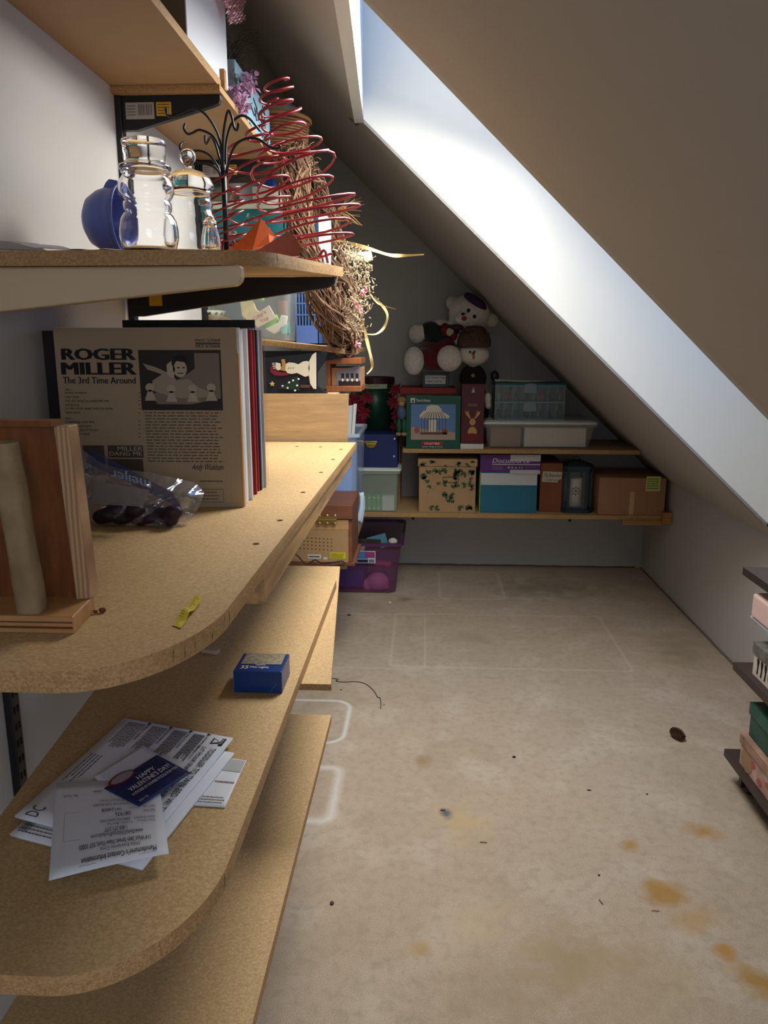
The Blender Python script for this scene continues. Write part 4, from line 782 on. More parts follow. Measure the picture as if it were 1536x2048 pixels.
zt_ = at(690, 716, 'y', 2.42).z; crx1 = min(crx1, px1 + .06)
build(MB().box(crx0, crx1, 2.42, 2.60, ZP + .0003, ZP + .017), 'bottom_board', CR, cr, bevel=.001); build(MB().box(crx0, crx1, 2.42, 2.60, zt_ - .018, zt_), 'top_board', CR, cr, bevel=.001)
build(MB().box(crx0, crx0 + .012, 2.43, 2.60, ZP + .0172, zt_ - .0182), 'side_board', CR, cr); 
build(MB().box(crx0 + .014, crx1 - .002, 2.445, 2.595, ZP + .0174, zt_ - .03), 'carton', mat('kraft_card', (168, 122, 80), .8), cr, bevel=.001)
cf = plane((crx0 + .03, 2.4445, ZP + .018), (crx1 - crx0 - .034, 0, 0), (0, 0, .05), .0006); pm = MB(); flat(pm, cf, [(0, 0), (1, 0), (1, 1.25), (.1, .95), (0, .9)]); build(pm, 'cup_picture', mat('steel_print', (132, 132, 140), .4), cr)
pm = MB(); rect(pm, cf, .08, 0, 1, .3, 2)
for i in range(4): rect(pm, cf, .2 + i * .2, .3, .32 + i * .2, .75, 2)
build(pm, 'picture_detail', mat('dark_print', (44, 32, 34), .5), cr); pm = MB(); [disc(pm, cf, .26 + i * .2, .35, .05, .1, 3, 12) for i in range(4)]; build(pm, 'picture_cups', WHITEINK, cr)
# crumpled paper on crate
build(MB().grid(lambda u, v: (crx0 + .01 + .07 * u, 2.43 + .1 * v, zt_ + .0012 + .012 * abs(math.sin(u * 7 + v * 5)) * (1 - u * .3)), 14, 8), 'brown_paper_scrap', mat('kraft_crumple', (150, 112, 84), .7), label='crumpled brown paper scrap on top of the display crate', cat='paper', solid=.0008)
# ================================================================== record player on low shelf
rx1 = at(704, 1132, 'z', .41).x; ry = at(704, 1132, 'z', .41).y; ZR = .4104; rx0 = rx1 - .40; RD = .30
rpT = thing('record_player', ((rx0 + rx1) / 2, ry + .15, ZR), 'wooden record player cabinet seen from its back, brass hinge on the lid', 'record player')
CW = wood('cherry_wood', (122, 76, 50), .2, (2, 10, 10)); HB = mat('hardboard', (176, 140, 94), .75, var=.05, scale=200)
zl = at(660, 1060, 'y', ry).z; zb2 = at(660, 1038, 'y', ry).z; zk = at(650, 1010, 'y', ry).z
build(MB().box(rx0 - .01, rx1 + .012, ry - .004, ry + RD, ZR, ZR + .012), 'plinth', CW, rpT, bevel=.002)
build(MB().box(rx0, rx1, ry + .004, ry + RD - .01, ZR + .0122, zb2 - .002), 'body', CW, rpT, bevel=.002)
build(MB().box(rx0 + .004, rx1 - .014, ry + .001, ry + .0038, ZR + .014, zl), 'back_panel', HB, rpT)
build(MB().box(rx0 + .004, rx1 - .012, ry + .001, ry + .0038, zl + .001, zb2 - .003), 'top_rail', wood('maple_rail', (190, 146, 96), .12, (2, 10, 10)), rpT)
build(MB().prism([(rx0 - .004, ry - .004, zb2), (rx1 + .004, ry - .004, zb2), (rx1 + .004, ry - .004, zk - .004), (rx1, ry, zk), (rx0, ry, zk), (rx0 - .004, ry - .004, zk - .004)], (0, RD, 0)), 'lid', CW, rpT, bevel=.003)
hg = at(654, 1034, 'y', ry); HG = MB().box(hg.x - .038, hg.x + .038, hg.y - .0075, hg.y - .0045, zb2 - .014, zb2 + .012).tube([(hg.x - .038, hg.y - .008, zb2 - .001), (hg.x + .038, hg.y - .008, zb2 - .001)], .003, 8)
for i in (-.03, 0, .03): HG.ball((hg.x + i, hg.y - .006, zb2 + .014), (.008, .003, .006), 10, 6).ball((hg.x + i, hg.y - .006, zb2 - .016), (.008, .003, .006), 10, 6)
build(HG, 'brass_hinge', mat('antique_brass', (190, 160, 96), .35, .9), rpT)
hp = MB()
for r__ in range(4):
    for c__ in range(9):
        p = at(600 + c__ * 7.9, 1075 + r__ * 7.2 + c__ * .45, 'y', ry); hp.lathe((p.x, ry + .0008, p.z), [(.0001, 0), (.0024, 0), (.0024, .0003), (.0001, .0003)], 8, axis='y')
build(hp, 'vent_holes', DSL, rpT)
def stick(x0, y0, x1, y1, m, nm, par, yy, lines=0, inkm=INK):
    a, b = at(x0, y1, 'y', yy), at(x1, y0, 'y', yy); ff = plane((a.x, yy, a.z), (b.x - a.x, 0, 0), (0, 0, b.z - a.z), .0005); mb = MB(); rect(mb, ff, 0, 0, 1, 1); stk = build(mb, nm, m, par)
    if lines: l_ = MB(); textlines(l_, ff, .06, .1, .94, .9, lines, .4, 2); build(l_, 'print', inkm, stk)
    return ff
stick(616, 1109, 642, 1117, mat('label_white', (214, 210, 200), .6), 'serial_sticker', rpT, ry + .001, 1); stick(660, 1105, 691, 1117, mat('label_yellow', (214, 198, 40), .6), 'yellow_sticker', rpT, ry + .001, 4, MATS['olive_ink'])
stick(647, 1114, 655, 1119, MATS['label_white'], 'round_sticker', rpT, ry + .001)
cord = smooth_curve([at(560, 1106, 'y', ry - .012), at(590, 1108, 'y', ry - .015), at(612, 1128, 'y', ry - .02), at(630, 1120, 'y', ry - .012), at(645, 1127, 'y', ry - .02), at(672, 1124, 'y', ry - .02), at(685, 1122, 'y', ry - .014), at(687, 1130, 'y', ry - .02), at(660, 1132, 'y', ry - .024)], 6)
cord = [Vector((p.x, p.y, max(p.z, ZR + .004))) for p in cord]; build(MB().tube(cord, .0028, 6), 'power_cord', BLK, rpT, smooth=True)
bx_ = at(592, 1090, 'y', ry - .006).x; bf = stick(540, 1072, 592, 1105, mat('black_label', (24, 26, 26), .5), 'spec_plate', rpT, ry + .0005); l_ = MB(); textlines(l_, bf, .1, .1, .95, .9, 6, .35, 2); build(l_, 'print', GREYINK, rpT)
# ================================================================== clear tote with white lid, cloth
ctx1 = at(716, 900, 'y', 3.25).x
ct = tote('clear_tote', ctx1 - .36, ctx1, 3.25, 3.68, .4108, at(700, 868, 'y', 3.25).z, mat('blue_clear_plastic', (190, 212, 240), .15, alpha=.35, spec=.8), 'tall clear tote with blue contents behind the record shelf end', rimm=mat('clear_rim', (200, 216, 232), .2, alpha=.7))
zt3 = at(700, 868, 'y', 3.25).z
build(MB().box(ctx1 - .33, ctx1 - .03, 3.28, 3.64, .43, zt3 - .08), 'blue_cloth', mat('periwinkle_cloth', (140, 170, 226), .8, var=.15, scale=12, bump=.6, bscale=12), ct, bevel=.02, seg=3)
wl = MB().prism([(ctx1 - .30, 3.27, zt3 - .03), (ctx1 - .018, 3.27, zt3 - .03), (ctx1 - .018, 3.27, zt3 + .12), (ctx1 - .30, 3.27, zt3 + .10)], (0, .006, 0)).prism([(ctx1 - .03, 3.262, zt3 - .025), (ctx1 - .018, 3.262, zt3 - .025), (ctx1 - .006, 3.262, zt3 + .125), (ctx1 - .02, 3.262, zt3 + .125)], (0, .03, 0))
build(wl, 'tote_lid', mat('white_plastic', (216, 216, 212), .4), label='white plastic lid standing up inside the tall clear tote', cat='lid', bevel=.002)
build(MB().grid(lambda u, v: at(714 + 13 * u + 3 * math.sin(v * 4), 985 + 62 * v, 'y', 3.22) + Vector((0, .01 * math.sin(u * 9 + v * 4), 0)), 8, 10), 'plastic_bag', mat('pale_bag', (200, 216, 230), .3), label='pale plastic bag hanging behind the record player', cat='bag', solid=.001, smooth=True)
# ================================================================== BACK SHELVES
ZLs, ZUs, YFs = .405, .738, 3.86
bsl = board([(-.685, YFs), (XR - .002, YFs), (XR - .002, YB - .001), (-.685, YB - .001)], ZLs - .02, .02, 'back_shelf', 'lower back shelf carrying the ivy box and cartons')
xu1 = (1.762 - (ZUs + .004)) / .955 - .002
bsu = board([(-.11, YFs), (.4, YFs - .004), (xu1, YFs), (xu1, YB - .001), (-.11, YB - .001)], ZUs - .02, .02, 'back_shelf', 'upper back shelf carrying the bear and green picture box')
build(MB().box(1.0, 1.20, YFs - .018, YFs - .0005, .362, .3845), 'end_cleat', MATS['cleat_pine'], bsl); build(MB().box(1.195, 1.24, YFs - .03, YFs - .0005, .37, .43), 'end_block', MATS['cleat_pine'], bsl)
SC = mat('bracket_tip', (20, 20, 20), .5)
for px in (826, 1141): p = at(px, 1030, 'y', YFs); build(MB().ball((p.x, YFs + .01, .3765), .008, 8, 6), 'bracket_tip', SC, bsl)
def carton(name, x0, x1, y0, y1, z0, z1, m, label, cat='box', bev=.002, rz=0):
    mb = MB().box(x0, x1, y0, y1, z0, z1)
    t = thing(name, ((x0 + x1) / 2, (y0 + y1) / 2, z0), label, cat); build(mb, 'carton', m, t, bevel=bev); return t
def X(px, y, py=950): return at(px, py, 'y', y).x
def Z(py, y, px=900): return at(px, py, 'y', y).z
KR = mat('kraft_brown', (160, 118, 88), .8, var=.06, scale=10)
ZL = ZLs + .0004; ZU = ZUs + .0004
# ivy box
y0 = 3.885; x0, x1 = X(838, y0), X(952, y0); zt = Z(918, y0)
iv = thing('ivy_box', ((x0 + x1) / 2, y0 + .2, ZL), 'tan storage box printed with green ivy, left on the lower back shelf', 'box')
IVM = mat('ivy_tan', (170, 138, 98), .8, var=.04, scale=10); build(MB().box(x0, x1, y0, y0 + .38, ZL, zt - .002), 'body', IVM, iv, bevel=.002)
build(MB().box(x0 - .006, x1 + .006, y0 - .006, y0 + .386, zt - .038, zt), 'lid', IVM, iv, bevel=.002)
LEAF = mat('ivy_green', (64, 82, 48), .7); LST = [(0, 0), (.35, -.3), (.8, -.45), (.7, -.1), (1.0, .1), (.6, .25), (.75, .75), (.3, .55), (0, 1.1), (-.3, .55), (-.75, .75), (-.6, .25), (-1, .1), (-.7, -.1), (-.8, -.45), (-.35, -.3)]
def ivy(f, n, par, seed, asp, ex=None):
    r_ = random.Random(seed); lm = MB(); vines = MB(); u, v = .1, .75
    for i in range(n):
        u = (u + r_.uniform(.07, .2)) % 1; v = r_.choice((.2, .3, .6, .75, .85)) + r_.uniform(-.12, .1)
        for j in range(r_.choice((1, 2, 3))):
            cu_, cv_ = min(max(u + r_.gauss(0, .05), .08), .92), min(max(v + r_.gauss(0, .07), .1), .9); s = r_.uniform(.04, .075); a = r_.random() * 6.28
            flat(lm, f, [(min(max(cu_ + s * (p[0] * math.cos(a) - p[1] * math.sin(a)), 0), 1), min(max(cv_ + s * asp * (p[0] * math.sin(a) + p[1] * math.cos(a)), 0), 1)) for p in LST], 1)
        pu, pv = u, v
        for j in range(5):
            nu_, nv_ = min(max(pu + r_.uniform(-.03, .05), 0), 1), min(max(pv + r_.uniform(-.06, .06), 0), 1); flat(vines, f, [(pu, pv), (nu_, nv_), (nu_, nv_ + .008), (pu, pv + .008)], 1); pu, pv = nu_, nv_
    build(lm, 'ivy_print', LEAF, par, kind='stuff'); build(vines, 'vine_print', mat('vine_print', (110, 88, 56), .7), par, kind='stuff')
ivy(plane((x0, y0, ZL), (x1 - x0, 0, 0), (0, 0, zt - .04 - ZL), .0006), 17, iv, 2, 1.25); ivy(plane((x0 - .006, y0 - .006, zt - .038), (x1 - x0 + .012, 0, 0), (0, 0, .038), .0006), 6, iv, 5, 4)
ivy(plane((x0, y0 + .38, ZL), (0, -.38, 0), (0, 0, zt - .04 - ZL), .0006), 8, iv, 9, 1.4)
hm = MB(); hf = plane((x0, y0, ZL), (x1 - x0, 0, 0), (0, 0, zt - ZL), .0012)
for q in ((.42, .66, .70, .672), (.42, .56, .70, .572), (.42, .56, .43, .672), (.69, .56, .70, .672)): rect(hm, hf, *q, 2)
build(hm, 'handle_cut', mat('cut_line', (84, 60, 36), .8), iv)
# Docusource carton
y0 = 3.90; x0, x1 = X(962, y0), X(1078, y0); zt = Z(908, y0)
dc = carton('paper_carton', x0, x1 - .006, y0, y0 + .36, ZL, zt - .01, mat('teal_blue_card', (40, 106, 130), .6), 'paper carton, purple over teal blue, right of the ivy box')
df_ = plane((x0, y0, ZL), (x1 - x0, 0, 0), (0, 0, zt - ZL), .0008)
m_ = MB(); rect(m_, df_, .0, .48, .97, .68); build(m_, 'white_band', mat('white_band', (196, 196, 196), .6), dc)
build(MB().box(x0 - .006, x1 + .004, y0 - .006, y0 + .366, zt - .088, zt), 'lid', mat('purple_card', (92, 44, 110), .55), dc, bevel=.001)
lf = plane((x0 - .006, y0 - .006, zt - .088), (x1 - x0 + .01, 0, 0), (0, 0, .088), .0006)
m_ = MB(); rect(m_, lf, .5, .62, 1, 1); rect(m_, lf, .5, -.12, 1, .12); rect(m_, lf, .2, .4, 1, .46); build(m_, 'white_patch', mat('white_patch', (190, 188, 190), .6), dc)
txt('Docusource', lf, .2, .52, .82, .78, mat('silver_letter', (216, 212, 220), .5), dc, bold=.012, shear=.25, k=3); txt('8.5 x 11', lf, .46, .2, .7, .32, MATS['silver_letter'], dc, bold=.02, k=3)
m_ = MB(); textlines(m_, lf, .2, .12, .38, .34, 3, .3, 2); textlines(m_, lf, .74, .24, .92, .32, 2, .3, 2); build(m_, 'print', mat('lilac_ink', (160, 130, 170), .6), dc)
m_ = MB(); rect(m_, df_, -.03, 0, -.002, .62); build(MB().box(x0 - .0055, x0 - .0005, y0 + .001, y0 + .3, ZL, zt - .09), 'green_side', mat('lime_card', (140, 170, 70), .6), dc)
# brown carton "Fall Branches"
y0 = 3.93; x0, x1 = X(1081, y0), X(1125, y0); zt = Z(925, y0)
fc = carton('brown_carton', x0, x1, y0, y0 + .3, ZL, zt, mat('rust_card', (128, 76, 50), .8, var=.08, scale=8), 'narrow reddish brown carton with handwritten tape, left of the lantern')
nf = plane((X(1084, y0), y0, Z(963, y0)), (X(1124, y0) - X(1084, y0), 0, 0), (0, 0, Z(941, y0) - Z(963, y0)), .0008); m_ = MB(); flat(m_, nf, [(0, .05), (.8, 0), (.82, .25), (.98, .3), (1, .95), (.04, 1)]); build(m_, 'tape_label', mat('masking_label', (190, 184, 160), .7), fc)
txt('Fat Branches', nf, .12, .5, .95, .82, INK, fc, shear=.3, k=3); txt('Center set', nf, .2, .14, .75, .34, INK, fc, shear=.3, k=3)
# lantern
y0 = 3.905; lc = X(1158, y0); LT = mat('slate_lantern', (44, 62, 68), .5, var=.1, scale=20); w = (X(1186, y0) - lc) * 1.18; zt = Z(917, y0) + .012; hL = zt - ZL
la = thing('lantern', (lc, y0 + .08, ZL), 'dark teal wooden lantern holding a pale snowflake candle', 'lantern')
cyL = y0 + w * 1.15
def octo(r, z): return [(lc + r * a_, cyL + r * b_, z) for a_, b_ in ((1, .55), (.62, 1), (-.62, 1), (-1, .55), (-1, -.55), (-.62, -1), (.62, -1), (1, -.55))]
build(MB().prism(octo(w * 1.12, ZL), (0, 0, .016)), 'base', LT, la, bevel=.002)
fr = MB()
for i in range(8):
    a = octo(w * .9, 0)[i]; fr.tube([(a[0], a[1], ZL + .016), (a[0], a[1], ZL + hL * .76)], .0085, 4)
for z_ in (ZL + .022, ZL + hL * .74): 
    o_ = octo(w * .9, z_); [fr.tube([o_[i], o_[(i + 1) % 8]], .007, 4) for i in range(8)]
build(fr, 'frame', LT, la)
gb = MB().prism([(p[0], p[1], ZL + .02) for p in octo(w * .86, 0)], (0, 0, hL * .7)); build(gb, 'glass', mat('lantern_glass', (220, 230, 235), .05, alpha=.12, spec=.8), la)
build(MB().prism(octo(w * 1.05, ZL + hL * .76), (0, 0, .02)).lathe((lc, cyL, ZL + hL * .76 + .0201), [(w * .9, 0), (w * .5, .018), (w * .2, .024)], 8), 'roof', LT, la, bevel=.002)
build(MB().tube([(lc + .022 * math.cos(a * .5236), cyL, ZL + hL * .76 + .04 + .022 * math.sin(a * .5236)) for a in range(7)], .002, 5), 'ring', LT, la)
ca = build(MB().lathe((lc, cyL, ZL + .0162), [(.036, 0), (.036, hL * .52), (.03, hL * .53), (.0001, hL * .52)], 28), 'candle', mat('candle_wax', (206, 204, 186), .6), None, smooth=True, label='cream pillar candle with snowflake print inside the lantern', cat='candle')
ffl = MB()
for i in range(8):
    a = i * math.pi / 4; p = Vector((lc, cyL - .0372, ZL + hL * .36)); d = Vector((math.cos(a), 0, math.sin(a))); n_ = Vector((-d.z, 0, d.x)); ffl.add([p - n_ * .001, p + d * .028 - n_ * .001 + Vector((0, .007 * abs(d.x), 0)), p + d * .028 + n_ * .001 + Vector((0, .007 * abs(d.x), 0)), p + n_ * .001], [(0, 1, 2, 3)]); ffl.ball(p + d * .018 + Vector((0, .003 * abs(d.x), 0)), (.005, .0006, .003), 6, 4)
build(ffl, 'snowflake_print', INK, ca)
# large cardboard box right
y0 = 3.875; x0, x1 = X(1200, y0), X(1334, y0); x1 = min(x1, XR - .03); zt = Z(928, y0)
d0 = .30
bxr = thing('cardboard_box', ((x0 + x1) / 2, y0 + .1, ZL), 'large plain cardboard box with a yellow note, right end of lower shelf', 'box')
zlim = cz(x1) - .006
zt = min(zt, zlim)
build(MB().box(x0, x1, y0, y0 + d0, ZL, zt), 'carton', KR, bxr, bevel=.002)
fl_ = MB().box(x0 + .02, x1 - .02, y0 + .1, y0 + .16, zt + .0002, zt + .001); 
tp_ = MB().box((x0 + x1) / 2 - .01, (x0 + x1) / 2 + .012, y0 - .0008, y0 - .0001, ZL + .002, ZL + .12); build(tp_, 'clear_tape', mat('packing_tape', (196, 160, 120), .2), bxr)
nt_ = stick(1291, 953, 1322, 982, mat('sticky_note', (196, 208, 110), .7), 'sticky_note', bxr, y0 - .0005, 5, GREYINK)
# green small tote + blue box + carton + tin (left of ivy box)
y0 = 3.87; x0, x1 = X(716, y0), X(798, y0); zt = Z(943, y0)
gt_ = tote('small_tote', x0, x1, y0, y0 + .205, ZL, zt, mat('clear_green_bin', (190, 210, 190), .2, alpha=.35, spec=.6), 'small clear tote with white lid and green packets', lidm=mat('white_lid', (214, 218, 214), .4), lidh=.016, taper=.012)
for i, px in enumerate((728, 738, 748, 757)): build(MB().box(X(px, y0) - .011, X(px, y0) + .010, y0 + .016, y0 + .05, ZL + .008, ZL + .085 + .006 * (i % 2)), 'green_packet', mat('green_packet', (86, 150, 84), .6), gt_); 
for i, px in enumerate((728, 738, 748, 757)):
    dd = MB(); [dd.ball((X(px, y0), y0 + .0155, ZL + h), (.004, .001, .004), 8, 4) for h in (.02, .075)]; build(dd, 'packet_dot', WHITEINK, gt_)
build(MB().box(X(764, y0), X(788, y0), y0 + .018, y0 + .05, ZL + .008, ZL + .085), 'white_label_box', mat('pale_label', (190, 194, 190), .6), gt_)
zb3 = zt + .0165; y1 = 3.875; bx0, bx1 = X(714, y1) - .01, X(795, y1); zt4 = Z(870, y1)
bl = thing('blue_file_box', ((bx0 + bx1) / 2, y1 + .14, zb3), 'navy blue box with brass handle on the small tote', 'box'); NB = mat('navy_card', (30, 42, 92), .55)
build(MB().box(bx0, bx1, y1, y1 + .20, zb3, zt4), 'body', NB, bl, bevel=.003); 
hc = X(742, y1); hz = Z(888, y1); build(MB().box(hc - .032, hc + .032, y1 - .006, y1 - .0003, hz, hz + .012).prism([(hc + .026 * math.cos(a), y1 - .005, hz + .026 * math.sin(a) * .9) for a in [math.pi + math.pi * i / 12 for i in range(13)]], (0, .0045, 0)), 'brass_handle', mat('polished_brass', (206, 172, 74), .25, 1), bl, bevel=.001)
for rx, rz_ in ((789, 878), (788, 913)): p = at(rx, rz_, 'y', y1); build(MB().ball((p.x, y1 - .001, p.z), (.006, .003, .006), 10, 6), 'rivet', mat('silver_rivet', (200, 204, 210), .3, .8), bl)
# green tin on plain carton behind
TY = 4.20; sc_ = carton('plain_carton', -.33, -.13, 4.09, YB - .005, ZL, .80, KR, 'plain brown carton holding up the green tin behind the blue box')
ti = thing('round_tin', (-.24, TY, .8003), 'tall dark green round tin with paper label and dark lid', 'tin'); tcx = X(750, TY); tr = .105
ztin = Z(758, TY)
build(MB().lathe((tcx, TY, .8003), [(tr, 0), (tr, ztin - .8003 - .003)], 40), 'body', mat('green_tin', (26, 62, 50), .35, .2, var=.25, scale=9), ti, smooth=True)
build(MB().lathe((tcx, TY, ztin - .003), [(tr + .003, -.02), (tr + .003, .012), (tr - .004, .014), (tr - .012, .008), (.0001, .008)], 40), 'lid', mat('dark_red_lid', (60, 26, 30), .4, .2), ti)
a_ = [(tcx + (tr + .0008) * math.sin(t_), TY - (tr + .0008) * math.cos(t_)) for t_ in [R(-28 + 70 * i / 10) for i in range(11)]]
lb2 = MB(); zl0, zl1 = Z(778, TY - tr), Z(757, TY - tr); lb2.grid(lambda u, v: (a_[int(u * 10 + .5)][0], a_[int(u * 10 + .5)][1], zl0 + (zl1 - zl0) * v), 10, 1); build(lb2, 'paper_label', mat('aged_label', (178, 184, 150), .7), ti)
lbf = lambda u, v, k=1: Vector((tcx + (tr + .0012) * math.sin(R(-26 + 60 * u)), TY - (tr + .0012) * math.cos(R(-26 + 60 * u)), zl0 + (zl1 - zl0) * v))
txt('Needle Tin', lbf, .15, .55, .85, .85, GREYINK, ti, shear=.3); txt('Candles', lbf, .15, .15, .75, .45, GREYINK, ti, shear=.3)
# poinsettias
PR = mat('poinsettia_red', (120, 18, 34), .7)
r_ = random.Random(31)
def poin(label, cs, y, z0):
    t = thing('poinsettia', at(cs[0][0], cs[0][1], 'y', y), label, 'flower'); mb = MB()
    for px, py, s in cs:
        c = at(px, py, 'y', y + r_.uniform(-.02, .02))
        for i in range(9):
            a = i * 2 * math.pi / 9 + r_.random() * .3; d = Vector((math.cos(a), -.35, math.sin(a))).normalized(); n_ = Vector((-math.sin(a), 0, math.cos(a))); L_ = s * r_.uniform(.8, 1.1)
            mb.add([c, c + d * L_ * .5 + n_ * L_ * .2, c + d * L_, c + d * L_ * .5 - n_ * L_ * .2, c + d * L_ * .5 + Vector((0, -.003, 0))], [(0, 1, 4), (1, 2, 4), (2, 3, 4), (3, 0, 4)])
    build(mb, 'petals', PR, t); st = MB(); q = [at(c_[0], c_[1], 'y', y + .02) for c_ in cs]; q[-1].z = max(z0, .0); st.tube(smooth_curve(q, 4), .004, 5); build(st, 'stem', mat('fir_green', (30, 52, 40), .8), t)
poin('red poinsettia spray left of the green tin label', [(733,795,.05),(715,812,.05),(728,825,.045),(704,800,.05),(722,845,.04)], 4.02, zt4 + .01)
poin('dark red poinsettia spray between the green tin and the elf', [(791,780,.045),(786,805,.045),(794,830,.04),(788,852,.03)], 4.05, ZU)
# elf doll hanging in front
ey = 3.80; ec = X(803, ey); el = thing('elf_doll', (ec, ey, Z(872, ey)), 'small doll with tan hat and green trousers left of the green box', 'doll')
def eb(nm, cx, py, rx, rpx, m): c_ = at(cx, py, 'y', ey + .02); s_ = 3.8 / 1538; return build(MB().ball(c_, (rx * s_, .022, rpx * s_), 14, 10), nm, m, el, smooth=True)
eb('body', 803, 826, 9, 14, mat('slate_shirt', (74, 86, 110), .8)); eb('head', 803, 806, 7, 8, mat('doll_skin', (170, 128, 96), .7)); eb('hat', 803, 800, 10, 7, mat('tan_felt', (140, 100, 50), .9))
eb('leg', 798, 852, 5, 15, mat('green_felt', (26, 88, 56), .9)); eb('leg', 808, 852, 5, 15, MATS['green_felt']); eb('shoe', 797, 868, 6, 4, mat('tan_shoe', (150, 124, 84), .7)); eb('shoe', 808, 868, 6, 4, MATS['tan_shoe'])
# ---------------------------------------------------------------- upper shelf: green picture box
y0 = 3.83; g0, g1 = X(806, y0), X(920, y0)
gbx = thing('picture_box', ((g0 + g1) / 2, y0 + .1, ZU), 'green box with carousel house picture, leaning forward on the upper shelf', 'box')
GG = mat('green_gloss_card', (18, 78, 56), .35)
yy = YFs + .012; zt = Z(795, y0)
M_ = Matrix.Rotation(R(-2), 3, 'Y')
g0 = at(812, 890, 'y', yy).x; g1 = at(920, 890, 'y', yy).x
gb_ = MB().box(g0, g1, yy, yy + .11, ZU, ZU + .265)
build(gb_, 'carton', GG, gbx, bevel=.0015)
pf2 = plane((g0, yy, ZU), (g1 - g0, 0, 0), (0, 0, .265), .0006)
m_ = MB(); rect(m_, pf2, .09, .17, .91, .84); SKY = build(m_, 'picture_sky', mat('picture_blue', (92, 124, 168), .5), gbx)
m_ = MB(); flat(m_, pf2, [(.09,.17),(.91,.17),(.91,.3),(.7,.36),(.5,.34),(.3,.38),(.09,.42)], 2); build(m_, 'picture_ground', mat('picture_sand', (166, 142, 122), .5), SKY)
m_ = MB(); flat(m_, pf2, [(.24,.62),(.32,.72),(.36,.72),(.38,.8),(.46,.83),(.58,.82),(.64,.76),(.66,.7),(.74,.66),(.8,.62),(.78,.58),(.26,.58)], 3); flat(m_, pf2, [(.42,.32),(.56,.32),(.56,.55),(.42,.55)], 3)
build(m_, 'picture_house', mat('picture_cream', (208, 198, 178), .5), SKY)
m_ = MB()
for i in range(9): rect(m_, pf2, .28 + i * .055, .3, .29 + i * .055, .59, 4); flat(m_, pf2, [(.27 + i * .056, .585), (.29 + i * .056, .585), (.40 + i * .03, .7), (.39 + i * .03, .7)], 4)
rect(m_, pf2, .26, .27, .76, .31, 4); build(m_, 'picture_stripes', mat('picture_brown', (92, 64, 58), .5), SKY)
m_ = MB(); disc(m_, pf2, .2, .35, .05, .06, 4); disc(m_, pf2, .72, .33, .06, .05, 4); build(m_, 'picture_figures', mat('picture_rust', (150, 84, 56), .5), SKY)
m_ = MB(); flat(m_, pf2, [(.28,.085),(.3,.065),(.66,.065),(.68,.085),(.68,.115),(.66,.135),(.3,.135),(.28,.115)], 2); build(m_, 'red_banner', mat('banner_red', (160, 34, 38), .5), gbx)
txt('COLLECTIBLE', pf2, .34, .082, .62, .118, WHITEINK, gbx, bold=.02, k=3); txt("Santa's Rings & Dove", pf2, .3, .02, .68, .05, WHITEINK, gbx, bold=.02, k=2); txt('Trim A Home', pf2, .18, .885, .44, .94, WHITEINK, gbx, bold=.015, k=2)
m_ = MB(); flat(m_, pf2, [(.08,.87),(.16,.87),(.16,.955),(.08,.955)], 2); build(m_, 'emblem_frame', WHITEINK, gbx); m_ = MB(); flat(m_, pf2, [(.09,.88),(.15,.88),(.12,.945)], 3); build(m_, 'emblem_tree', GG, gbx)
# red lidded boxes behind/above green box, tag box
RB_ = mat('red_card', (150, 34, 32), .5); GRY = mat('grey_card', (96, 78, 72), .7)
yb = 4.0; ra0, ra1 = X(800, yb), X(849, yb); rb0, rb1 = ra1 + .003, X(908, yb); zr = Z(776, yb)
for i, (p, q, lab) in enumerate(((ra0, ra1, 'left red box lying under the bear foot'), (rb0, rb1, 'right red box under the small tag box'))):
    t = thing('red_box', ((p + q) / 2, yb + .1, ZU), lab, 'box'); build(MB().box(p, q, yb, yb + .28, ZU, zr - .03), 'carton', mat('dark_card_body', (70, 50, 48), .7), t); build(MB().box(p - .001, q + .001, yb - .002, yb + .282, zr - .03, zr), 'lid', RB_, t, bevel=.001)
zr += .0004
tx0, tx1 = X(843, 4.03), X(895, 4.03); tg = thing('tag_box', ((tx0 + tx1) / 2, 4.1, zr), 'small box with a printed paper tag between the bear feet', 'box')
build(MB().box(tx0, tx1, 4.03, 4.14, zr, Z(745, 4.03)), 'carton', mat('mist_card', (70, 84, 84), .6), tg, bevel=.004)
tfz = plane((X(848, 4.029), 4.029, Z(768, 4.029)), (X(888, 4.029) - X(848, 4.029), 0, 0), (0, 0, Z(751, 4.029) - Z(768, 4.029)), .0006); m_ = MB(); rect(m_, tfz, 0, 0, 1, 1); build(m_, 'paper_tag', mat('tag_paper', (200, 200, 196), .6), tg)
txt('Tin: Frame Tags', tfz, .06, .58, .96, .88, INK, tg, bold=.02, k=3); txt('Paper Corner', tfz, .1, .14, .84, .44, INK, tg, bold=.02, k=3)
